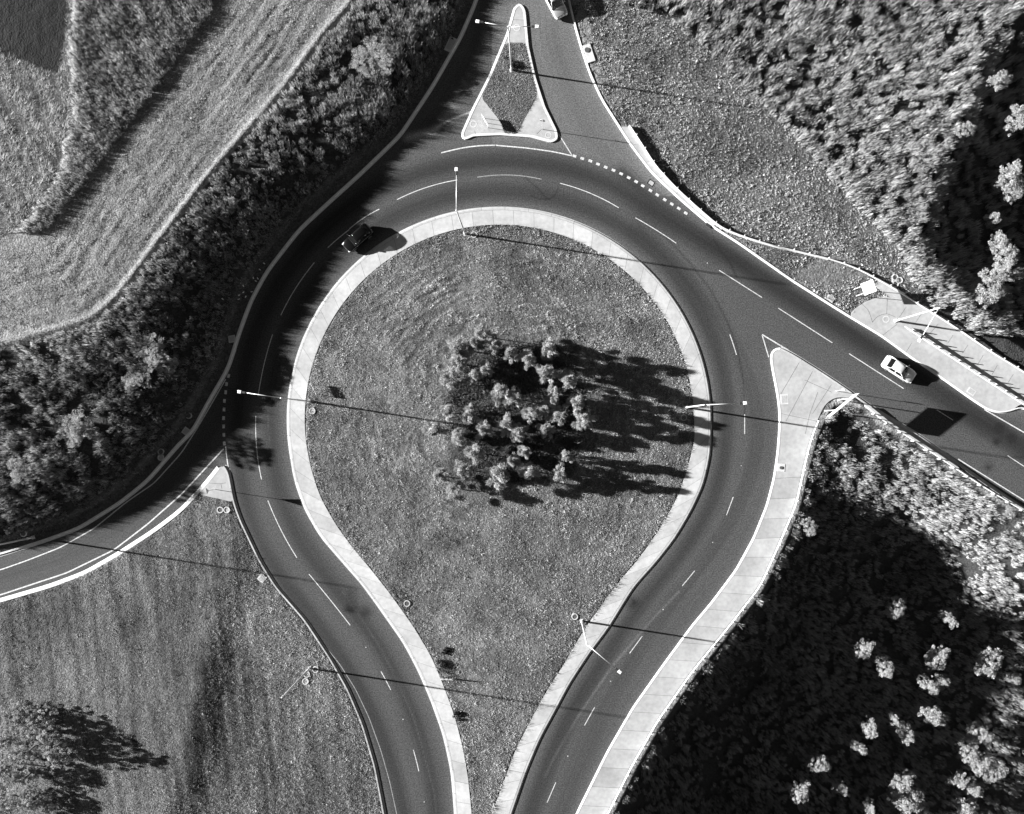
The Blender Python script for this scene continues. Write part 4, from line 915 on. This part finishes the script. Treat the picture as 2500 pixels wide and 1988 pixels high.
# ------------------------------------------------------------------ lamp posts
LAMP_H = 11.0
def lamp_post(px, arms, label, h=LAMP_H):
    p = G(px); z = max(H1(*p), 0.0)
    if px == (2186, 784): z = 0.124
    if px == (1249, 173): z = 0.135
    r = thing("lamp_post", label, "lamp post", (p[0], p[1], z), 0, "lamp posts round the junction")
    bm = bmesh.new(); box(bm, (0, 0, 0.02), (0.46, 0.46, 0.04), 0.3, 0.008)
    for a in range(4): tube(bm, (0.17 * math.cos(a * 1.571 + 1.08), 0.17 * math.sin(a * 1.571 + 1.08), 0), (0.17 * math.cos(a * 1.571 + 1.08), 0.17 * math.sin(a * 1.571 + 1.08), 0.1), 0.02)
    obj("base_plate", bm, M['galv'], r)
    bm = bmesh.new(); tube(bm, (0, 0, 0), (0, 0, 1.2), 0.135, 0.125, 14); tube(bm, (0, 0, 1.2), (0, 0, h), 0.112, 0.06, 14); tube(bm, (0, 0, h - 0.25), (0, 0, h + 0.05), 0.075, 0.075, 14)
    obj("pole", bm, M['galv'], r, True)
    for (ax, ay), L in arms:
        q = np.array([ax, -ay], float); q /= np.hypot(*q); a = math.atan2(q[1], q[0])
        bm = bmesh.new(); tube(bm, (0, 0, h - 0.1), (q[0] * (L - 0.5), q[1] * (L - 0.5), h + 0.18), 0.05, 0.036, 10)
        obj("arm", bm, M['galv'], r, True)
        bm = bmesh.new()
        box(bm, (q[0] * (L - 0.28), q[1] * (L - 0.28), h + 0.19), (0.46, 0.24, 0.13), a, 0.03)
        hd = obj("lamp_housing", bm, M['darkmetal'], r)
        bm = bmesh.new(); box(bm, (q[0] * (L + 0.16), q[1] * (L + 0.16), h + 0.20), (0.44, 0.36, 0.17), a, 0.06)
        obj("lamp_bowl", bm, M['lens'], hd)
    return r
lamp_post((1249, 173), [((-66, -9), 3.3), ((60, 2), 3.1)], "twin-armed lamp post on the triangular north island")
lamp_post((1136, 572), [((1, -95), 4.4)], "lamp post at the top of the central island, arm over the ring")
lamp_post((755, 980), [((-93, -14), 4.5)], "lamp post at the left of the central island, arm pointing left")
lamp_post((1675, 995), [((94, -4), 4.4)], "lamp post at the right of the central island, arm over the exit road")
lamp_post((1420, 1516), [((76, 62), 4.6)], "lamp post beside the lower right apron, arm slanting over the exit road")
lamp_post((2186, 784), [((-46, 73), 4.2)], "lamp post on the north-east pavement, arm pointing back to the road")
lamp_post((757, 1631), [], "bare lamp column in the field left of the lower ring road")
lamp_post((82, 1312), [((-30, 60), 3.0)], "lamp post at the left edge beside the branch road")

# ------------------------------------------------------------------ signs
def on(px, z=None):
    p = G(px); return (p[0], p[1], max(H1(*p), 0.0) if z is None else z)
def chevron(px, ang, label, z=None, L=1.7):
    r = thing("chevron_board", label, "road sign", on(px, z), ang, "low chevron boards")
    for k in (-0.42, 0, 0.42):
        bm = bmesh.new(); tube(bm, (k * L, 0, -0.2), (k * L, 0, 1.0), 0.03, 0.03, 8); obj("post", bm, M['galv'], r)
    bm = bmesh.new(); box(bm, (0, 0.045, 0.80), (L, 0.03, 0.45), 0, 0.006); pn = obj("panel", bm, M['signwhite'], r)
    bm = bmesh.new()
    bm.free()
    for k in range(3):
        x = -L * 0.33 + k * L * 0.33; bm = bmesh.new()
        mid = [bm.verts.new((x + dx, 0.0625, 0.80)) for dx in (0.15, 0.33)]
        for s in (-1, 1):
            e = [bm.verts.new((x + dx, 0.0625, 0.80 + s * 0.2)) for dx in (0.18, 0.0)]
            bm.faces.new([mid[0], mid[1], e[0], e[1]])
        obj("chevron", bm, M['signblack'], pn)
    return r
def dirang(dx, dy): return math.atan2(-dy, dx)
chevron((1184, 301), dirang(11, 19), "low chevron board on the triangular north island", 0.12)
chevron((770, 951), dirang(35, 70), "low chevron board on the central lawn near the left lamp post")
chevron((1093, 1654), dirang(1, 0.05), "low chevron board end-on beside the lower left apron", L=1.6)

def pole_sign(px, h, kind, ang, label, z=None, name="road_sign"):
    r = thing(name, label, "road sign", on(px, z), ang)
    bm = bmesh.new(); tube(bm, (0, 0, -0.2), (0, 0, h), 0.035, 0.035, 10); obj("post", bm, M['galv'], r)
    bm = bmesh.new()
    if kind == 'yield':
        pts = [(-0.45, h), (0.45, h), (0.0, h - 0.8)]
        a = [bm.verts.new((x, 0.05, zz)) for x, zz in pts]; b = [bm.verts.new((x, 0.075, zz)) for x, zz in pts]
        bm.faces.new(a); bm.faces.new(b)
        for i in range(3): bm.faces.new((a[i], a[(i + 1) % 3], b[(i + 1) % 3], b[i]))
        obj("panel", bm, M['signback'], r)
    else:
        c = bmesh.ops.create_cone(bm, cap_ends=True, segments=32, radius1=0.34, radius2=0.34, depth=0.03)
        bmesh.ops.transform(bm, matrix=Matrix.Translation((0, 0.055, h - 0.36)) @ Matrix.Rotation(R(90), 4, 'X'), verts=c['verts'])
        obj("panel", bm, M['signback'], r)
    return r
pole_sign((526, 1195), 2.85, 'yield', dirang(10, 55), "triangular give way sign on the small west island", 0.12, "give_way_sign")
pole_sign((1324, 317), 3.1, 'disc', dirang(60, 12), "slim round sign on a tall post, north island", 0.12)
pole_sign((2040, 955), 2.9, 'disc', dirang(60, 12), "slim round sign on the east island beside the large direction sign", 0.12)

# large direction sign on two posts, seen from above
ctr = G((2030, 990)); z = 0.1
r = thing("direction_sign", "large direction sign on two posts behind the east island", "road sign", (ctr[0], ctr[1], z), dirang(75, -61))
for k in (-1.1, 1.1):
    bm = bmesh.new(); tube(bm, (k, 0, -1.0), (k, 0, 4.1), 0.07, 0.06, 10); obj("post", bm, M['galv'], r)
bm = bmesh.new(); box(bm, (0, -0.13, 3.4), (4.6, 0.05, 1.4), 0, 0.01); obj("panel", bm, M['signback'], r)
bm = bmesh.new()
for zz in (2.85, 3.4, 4.05): box(bm, (0, -0.085, zz), (4.2, 0.035, 0.07))
obj("stiffeners", bm, M['rail'], r)

# leaning board on two legs in the triangle of scrub
ctr = G((2085, 716)); zz = H1(*ctr)
r = thing("leaning_sign", "white board leaning on two legs in the bare triangle", "sign", (ctr[0], ctr[1], zz), R(20))
for y in (-0.45, 0.45):
    bm = bmesh.new(); tube(bm, (0, y, -0.2), (1.15, y, 1.95), 0.04, 0.04, 8); obj("leg", bm, M['galv'], r)
bm = bmesh.new(); q = bmesh.ops.create_cube(bm, size=1.0)
bmesh.ops.transform(bm, matrix=Matrix.Translation((1.05, 0, 2.0)) @ Matrix.Rotation(R(-35), 4, 'Y') @ Matrix.Diagonal((1.5, 1.5, 0.04, 1)), verts=q['verts'])
obj("panel", bm, M['signwhite'], r)

# ------------------------------------------------------------------ guard rails
def guardrail(P, label, step, side, zt=0.72, ztop=None, zg=None, plate=False, name="guardrail"):
    r = thing(name, label, "guard rail", (0, 0, 0))
    s = side
    pr = [(s * 0.02, zt - 0.30), (s * 0.09, zt - 0.24), (s * 0.02, zt - 0.15), (s * 0.09, zt - 0.06), (s * 0.07, zt), (s * 0.0, zt), (s * -0.02, zt - 0.02), (s * 0.03, zt - 0.06), (s * -0.01, zt - 0.15), (s * -0.01, zt - 0.30)]
    link("rail", profile_mesh("rail", P, pr), M['rail'], r)
    u = arclen(P); bm = bmesh.new(); box(bm, (0, 0, (zt + 0.02 - 0.5) / 2), (0.13, 0.10, zt + 0.02 + 0.5), 0, 0.01)
    if plate: box(bm, (0.0, 0, zt + 0.10), (0.10, 0.08, 0.20), 0, 0.02)
    me = bpy.data.meshes.new("post"); bm.to_mesh(me); bm.free(); me.materials.append(M['galv'])
    N = normals(P)
    for d in np.arange(step * 0.5, u[-1], step):
        i = int(np.searchsorted(u, d)); i = min(i, len(P) - 1); q = P[i] - N[i] * s * 0.10
        o = bpy.data.objects.new("post", me); COL.objects.link(o); o.parent = r
        o.location = (q[0], q[1], 0.1); o.rotation_euler = (0, 0, math.atan2(N[i][1], N[i][0]))
    return r
i9 = np.argmin(np.hypot(*(gWO - G((2000, 1018))).T))
guardrail(offset(gWO[:i9], -0.05), "long guard rail along the outer edge of the right-hand walkway", 1.95, +1)
guardrail(gE2[4:], "guard rail along the south side of the east road", 2.05, +1)
guardrail(offset(gWN[int(len(gWN) * 0.0):], 0.0), "curving guard rail behind the north-east footway", 2.15, -1, 0.62)
gF = resample(G([(2204, 798), (2237, 820), (2263, 837), (2380, 914), (2500, 992), (2640, 1083)]), smooth=2)
guardrail(gF, "guard rail with raised post caps in the middle of the north-east pavement", 1.42, -1, 0.75, plate=True)
# low retaining wall under the north-east rail
setp(link("retaining_wall", strip_mesh("retaining_wall", offset(gWN[:q1 + 30], 0.06), offset(gWN[:q1 + 30], -0.12), 0.30, 0.7), M['kerb_white']), "low white retaining wall below the north-east guard rail", "wall")

# ------------------------------------------------------------------ covers
def manhole(px, label, rad=0.36, lid='lid', slab=None, ang=0.0, z=None, collar=True, name="manhole_cover"):
    loc = on(px, z); r = thing(name, label, "manhole", (loc[0], loc[1], loc[2]), ang, "manhole covers")
    hz = 0.0
    if slab:
        bm = bmesh.new(); box(bm, (slab[2] if len(slab) > 2 else 0, slab[3] if len(slab) > 3 else 0, 0.0), (slab[0], slab[1], 0.16), 0, 0.02); obj("surround", bm, M['cover'], r); hz = 0.08
    if collar:
        bm = bmesh.new(); ring(bm, (0, 0, -0.05), rad, rad * 1.35, 0.15 + hz); obj("collar", bm, M['cover'] if not slab else M['cover'], r)
    bm = bmesh.new(); disc(bm, (0, 0, hz - 0.05), rad, 0.11); ring(bm, (0, 0, hz + 0.055), rad * 0.55, rad * 0.62, 0.008); obj("lid", bm, M[lid], r)
    return r
T = 0.13
manhole((1262, 69), "round pale cover near the tip of the north island", 0.33, 'lidlight', z=0.03, collar=True)
manhole((1156, 304), "round pale cover in the lower left corner of the north island", 0.33, 'lidlight', z=0.03)
manhole((1339, 331), "round pale cover in the lower right corner of the north island", 0.30, 'lidlight', z=0.03)
manhole((1157, 574), "white-ringed cover at the foot of the top island lamp post", 0.30)
manhole((763, 1004), "white-ringed cover beside the left island lamp post", 0.30, 'lidlight')
manhole((1669, 1020), "white-ringed cover beside the right island lamp post", 0.30)
manhole((994, 1473), "white-ringed cover on the lawn by the lower left apron", 0.30)
manhole((1403, 1505), "white-ringed cover beside the lower right lamp post", 0.30)
manhole((771, 1634), "white-ringed cover beside the bare column in the field", 0.30)
manhole((811, 960 + 200), "x", 0.3) if False else None
manhole((747, 905), "faint round cover set in the left of the apron", 0.26, 'lidlight', z=0.045, collar=False)
manhole((1433, 124), "dark cover on a white slab east of the north arm", 0.32, 'lid', (1.0, 2.3, 0.12, -0.45), R(18), z=0.10, collar=False)
manhole((2162, 780), "dark round cover in the north-east pavement", 0.33, 'lid', z=0.03)
manhole((1906, 1142), "small black gully in a pale slab of the walkway", 0.2, 'lid', (1.0, 1.0), R(-5), z=0.075, collar=False)
manhole((462, 1015), "round cover in the dark verge left of the branch mouth", 0.30)
manhole((62, 1302), "round cover in the dark verge at the left edge", 0.30)
def twin(px, d, label, n=2, r=0.30):
    loc = on(px); t = thing("manhole_cover", label, "manhole", loc, 0, "manhole covers")
    g = [np.array([dx, -dy]) * S for dx, dy in d]
    bm = bmesh.new()
    for c in g: ring(bm, (c[0], c[1], -0.05), r, r * 1.38, 0.15, 24)
    for a, b in zip(g, g[1:] + g[:1]):
        m = (a + b) / 2; an = math.atan2(*(b - a)[::-1]); L = np.hypot(*(b - a)) - 2 * r * 1.15
        if L > 0.02:
            for s_ in (-1, 1):
                nn = np.array([-math.sin(an), math.cos(an)]) * r * 1.05 * s_
                box(bm, (m[0] + nn[0], m[1] + nn[1], 0.02), (L + 0.25, 0.16, 0.13), an)
        else: box(bm, (m[0], m[1], 0.02), (0.2, r * 2.0, 0.13), an)
    obj("collar", bm, M['cover'], t)
    for i, c in enumerate(g):
        bm = bmesh.new(); disc(bm, (c[0], c[1], -0.04), r, 0.09, 24); obj("lid", bm, M['lid' if i == 0 or n == 3 else 'lidlight'], t)
twin((546, 1245), [(-7.5, 0), (8.5, 0)], "pair of covers in one white collar below the small west island")
twin((748, 1654), [(1.5, -8), (-1.5, 9)], "pair of covers in one white collar under the bare column")
twin((394, 1110), [(0, -7), (0, 7)], "pair of dark covers in the shaded verge left of the branch road")
twin((2187, 685), [(-3, -7), (8, 0), (-2, 9)], "three dark covers in one collar behind the north-east guard rail", 3)
# flat inspection slabs in verges
for px, s_, an, lab, z in [((1101, 110), (1.1, 1.9), R(-24), "pale slab in the bank grass left of the north arm", 0.06), ((567, 828), (0.9, 0.9), R(10), "grey slab in the verge left of the ring", 0.07), ((456, 1054), (1.0, 0.9), R(-35), "grey slab in the verge at the branch mouth", 0.07),
                          ((640, 1412), (0.9, 0.9), R(-40), "white slab in the field against the lower ring kerb", 0.08), ((1590, 447), (0.9, 0.7), R(-35), "grating frame in the road near the north-east kerb", -0.045), ((2027, 729), (1.0, 0.7), R(-35), "pale slab in the bare triangle by the kerb", 0.08),
                          ((1914, 975), (1.0, 1.3), R(3), "square inspection slab at the left edge of the east island", 0.088), ((2370, 956), (1.1, 0.75), R(-35), "square inspection slab in the north-east pavement", 0.086)]:
    p = G(px); r = thing("inspection_slab", lab, "slab", (p[0], p[1], z), an)
    bm = bmesh.new(); box(bm, (0, 0, 0), (s_[0], s_[1], 0.09), 0, 0.012); obj("slab", bm, M['cover'], r)
    bm = bmesh.new(); box(bm, (0, 0, 0.047), (s_[0] * 0.7, s_[1] * 0.7, 0.012), 0, 0.004); obj("lid", bm, M['lidlight'], r)
# kerb inlet
p = G((1729, 551)); o_ = thing("drain_inlet", "black drain opening in the north-east kerb", "drain", (p[0], p[1], 0), dirang(14, 9))
bm = bmesh.new(); box(bm, (0, 0, 0.07), (0.75, 0.34, 0.16), 0, 0.01); obj("opening", bm, M['signblack'], o_)

# ------------------------------------------------------------------ cars
def loft(bm, secs, cap=True):
    rows = [[bm.verts.new(p) for p in s] for s in secs]
    for a, b in zip(rows[:-1], rows[1:]):
        for i in range(len(a) - 1): bm.faces.new((a[i], a[i + 1], b[i + 1], b[i]))
    if cap:
        bm.faces.new(rows[0]); bm.faces.new(rows[-1])
    return rows
def car(px, ang, paint, label, L=4.3, W=1.74, Hh=1.45, hood=0.30, wind=0.44, roof_e=0.76, tail=0.92, name="car", decklift=0.0):
    """front towards +x; fractions are distances from the nose"""
    p = G(px); r = thing(name, label, "car", (p[0], p[1], 0.0), ang)
    X = lambda f: L / 2 - f * L
    hw = W / 2
    def belt(f):                                         # bonnet / shoulder height
        if f < hood: return 0.66 + 0.26 * math.sin(min(f / hood, 1) * math.pi / 2)
        if f < tail: return 0.92 + 0.05 * (f - hood)
        return 0.97 - 1.6 * (f - tail) + decklift
    def wid(f): return hw * (1 - 0.28 * max(0, (0.12 - f) / 0.12) ** 2.2 - 0.20 * max(0, (f - 0.90) / 0.10) ** 2.2)
    secs = []
    for f in (0.0, 0.015, 0.04, 0.08, 0.14, 0.22, hood, 0.40, 0.5, 0.6, 0.7, 0.8, 0.87, tail, 0.96, 0.985, 1.0):
        b = belt(f); w_ = wid(f); x = X(f); lo = 0.30 if f in (0.0, 1.0) else 0.20
        if f == 0.0: b = 0.56
        if f == 1.0: b = b - 0.12
        half = [(w_ * 0.86, lo), (w_ * 0.985, lo + 0.12), (w_, 0.50), (w_ * 0.985, b - 0.14), (w_ * 0.93, b - 0.04), (w_ * 0.78, b), (w_ * 0.40, b + 0.03), (0, b + 0.04)]
        secs.append([(x, y, z) for y, z in half] + [(x, -y, z) for y, z in half[::-1][1:]])
    bm = bmesh.new(); loft(bm, secs); body = obj("body", bm, paint, r, True)
    # open cabin: roof panel on pillars, dark interior behind tinted glass
    rw = hw * 0.72
    bw = hw * 0.90; zb = 0.92
    c0, c1, c2, c3 = X(hood - 0.02), X(wind), X(roof_e), X(tail - 0.02)
    secs = []
    for x, w_, zt in ((c1 + 0.06, rw * 0.93, Hh - 0.075), (c1 - 0.06, rw * 0.98, Hh - 0.035), (c1 - 0.35, rw, Hh), ((c1 + c2) / 2, rw, Hh + 0.02), (c2 + 0.3, rw, Hh), (c2, rw * 0.97, Hh - 0.05), (c2 - 0.06, rw * 0.93, Hh - 0.08)):
        half = [(w_ * 0.9, zt - 0.10), (w_, zt - 0.07), (w_ * 0.95, zt - 0.015), (w_ * 0.55, zt + 0.012), (0, zt + 0.022)]
        secs.append([(x, y, z) for y, z in half] + [(x, -y, z) for y, z in half[::-1][1:]])
    bm = bmesh.new(); loft(bm, secs)
    for s in (-1, 1):
        tube(bm, (c0, s * bw * 0.97, zb), (c1, s * rw * 0.97, Hh - 0.07), 0.045, 0.04, 8)
        tube(bm, ((c1 + c2) / 2 + 0.05, s * bw * 0.99, zb), ((c1 + c2) / 2, s * rw, Hh - 0.07), 0.05, 0.045, 8)
        tube(bm, (c3 + 0.05, s * bw * 0.94, zb), (c2, s * rw * 0.96, Hh - 0.08), 0.075, 0.05, 8)
    obj("roof", bm, paint, r, True)
    bm = bmesh.new(); box(bm, ((c0 + c3) / 2, 0, 0.90), (c0 - c3 - 0.10, bw * 1.86, 0.22), 0, 0.03)
    for xs in (0.30, -0.62):
        for s in (-1, 1): box(bm, ((c1 + c2) / 2 + xs, s * hw * 0.40, 1.05), (0.16, 0.46, 0.42), 0, 0.05)
    obj("interior", bm, M['trim'], r)
    def pane(nm, quad, lift):
        bm = bmesh.new(); n = 5
        q = [Vector(v) for v in quad]; nr = (q[1] - q[0]).cross(q[3] - q[0]).normalized()
        if nr.z < 0: nr = -nr
        if (q[0] + q[1] + q[2] + q[3]).y * nr.y < 0 and abs(nr.y) > 0.5: nr = -nr
        vsx = [[bm.verts.new((q[0].lerp(q[1], i / n)).lerp(q[3].lerp(q[2], i / n), j / n) + nr * (lift * 0.4 + 0.03 * math.sin(math.pi * i / n))) for i in range(n + 1)] for j in range(n + 1)]
        for j in range(n):
            for i in range(n): bm.faces.new((vsx[j][i], vsx[j][i + 1], vsx[j + 1][i + 1], vsx[j + 1][i]))
        return obj(nm, bm, M['glass'], r, True)
    pane("windscreen", [(c0 + (c1 - c0) * 0.10, bw * 0.86, zb + 0.07), (c0 + (c1 - c0) * 0.10, -bw * 0.86, zb + 0.07), (c1 + 0.05, -rw * 0.88, Hh - 0.05), (c1 + 0.05, rw * 0.88, Hh - 0.05)], 0.035)
    pane("rear_window", [(c3 + (c2 - c3) * 0.16, -bw * 0.80, zb + 0.10), (c3 + (c2 - c3) * 0.16, bw * 0.80, zb + 0.10), (c2 - 0.05, rw * 0.86, Hh - 0.06), (c2 - 0.05, -rw * 0.86, Hh - 0.06)], 0.035)
    for s in (-1, 1):
        for nm, xa, xb, xc, xd in (("side_window", c0 + (c1 - c0) * 0.42, (c1 + c2) / 2 + 0.03, (c1 + c2) / 2 + 0.03, c1 - 0.10), ("side_window", (c1 + c2) / 2 - 0.05, c3 + (c2 - c3) * 0.5, c2 + 0.06, (c1 + c2) / 2 - 0.05)):
            pane(nm, [(xa, s * (bw + 0.0), zb + 0.04), (xb, s * (bw + 0.0), zb + 0.04), (xc, s * (rw + 0.02), Hh - 0.10), (xd, s * (rw + 0.02), Hh - 0.10)], 0.02)
        bm = bmesh.new(); box(bm, (c0 - 0.28, s * (hw + 0.09), 0.98), (0.14, 0.20, 0.13), 0, 0.035); obj("mirror", bm, paint, r)
        bm = bmesh.new(); box(bm, (X(0.035), s * hw * 0.66, 0.62), (0.26, 0.34, 0.12), s * -0.35, 0.04); obj("headlight", bm, M['lamp'], r)
        bm = bmesh.new(); box(bm, (X(0.985), s * hw * 0.70, 0.80), (0.10, 0.34, 0.14), s * 0.15, 0.03); obj("tail_light", bm, M['tail'], r)
        for f in (0.19, 0.80):
            bm = bmesh.new(); tube(bm, (X(f), s * (hw - 0.20), 0.31), (X(f), s * (hw + 0.015), 0.31), 0.315, 0.315, 24); wh = obj("wheel", bm, M['tyre'], r)
            bm = bmesh.new(); tube(bm, (X(f), s * (hw - 0.10), 0.31), (X(f), s * (hw + 0.03), 0.31), 0.20, 0.19, 20); obj("rim", bm, M['rim'], wh)
    bm = bmesh.new(); box(bm, (X(0.004), 0, 0.42), (0.10, W * 0.62, 0.16), 0, 0.03); obj("grille", bm, M['trim'], r)
    return r
car((2190, 903), R(-32.5), M['car_white'], "white saloon car heading down the east road", 4.35, 1.74, 1.45)
bc = car((876, 584), R(180 + 40.5), M['car_black'], "black hatchback on the ring road near the upper left apron", 4.0, 1.72, 1.5, 0.28, 0.42, 0.82, 0.955)
bm = bmesh.new(); box(bm, (2.0 - 0.02, 0, 0.50), (0.06, 1.3, 0.10), 0, 0.02); obj("bumper_bar", bm, M['rim'], bc)
car((1352, 8), math.atan2(-0.885, 0.46), M['car_silver'], "pale off-road wagon at the top edge of the picture", 4.6, 1.86, 1.78, 0.27, 0.38, 0.88, 0.97, "car", 0.12)

# ------------------------------------------------------------------ litter and small things
def crumple():
    bm = bmesh.new(); g = [[bm.verts.new((i * 0.07 - 0.14 + random.uniform(-.02, .02), j * 0.06 - 0.06, random.uniform(0, .07))) for i in range(5)] for j in range(3)]
    for j in range(2):
        for i in range(4): bm.faces.new((g[j][i], g[j][i + 1], g[j + 1][i + 1], g[j + 1][i]))
    me = bpy.data.meshes.new("litter"); bm.to_mesh(me); bm.free(); me.materials.append(M['paper']); return me
lm = [crumple() for _ in range(3)]
for i, (a, b) in enumerate([(1982, 444), (1950, 490), (1902, 552), (1920, 575), (1935, 556), (1832, 613), (1828, 659), (1890, 655), (1800, 682), (1845, 692), (1795, 711), (1700, 720), (2042, 457)]):
    px = (a / 3.06, 500 + b / 3.06); p = G(px)
    o = bpy.data.objects.new("litter", lm[i % 3]); COL.objects.link(o); setp(o, "white scrap of litter in the dark verge left of the ring", "litter", "litter in the left verge")
    o.location = (p[0], p[1], H1(*p) + 0.35); o.rotation_euler = (0, 0, random.uniform(0, 3)); o.scale = (0.9,) * 3
# bleached dead branch in the copse
bm = bmesh.new(); P0 = [(0, 0, 0.5), (0.35, -0.10, 0.75), (0.7, 0.0, 0.85), (0.95, 0.2, 0.8)]
for a, b in zip(P0, P0[1:]): tube(bm, a, b, 0.04, 0.03, 6)
tube(bm, (0.3, -0.1, 0.7), (0.45, 0.35, 0.9), 0.03, 0.015, 6)
tube(bm, (0, 0, -0.1), (0, 0, 0.5), 0.05, 0.04, 6)
p = G((1402, 1080)); o = setp(obj("dead_branch", bm, M['deadwood']), "bleached dead branch at the right edge of the copse", "branch"); o.location = (p[0], p[1], H1(*p))
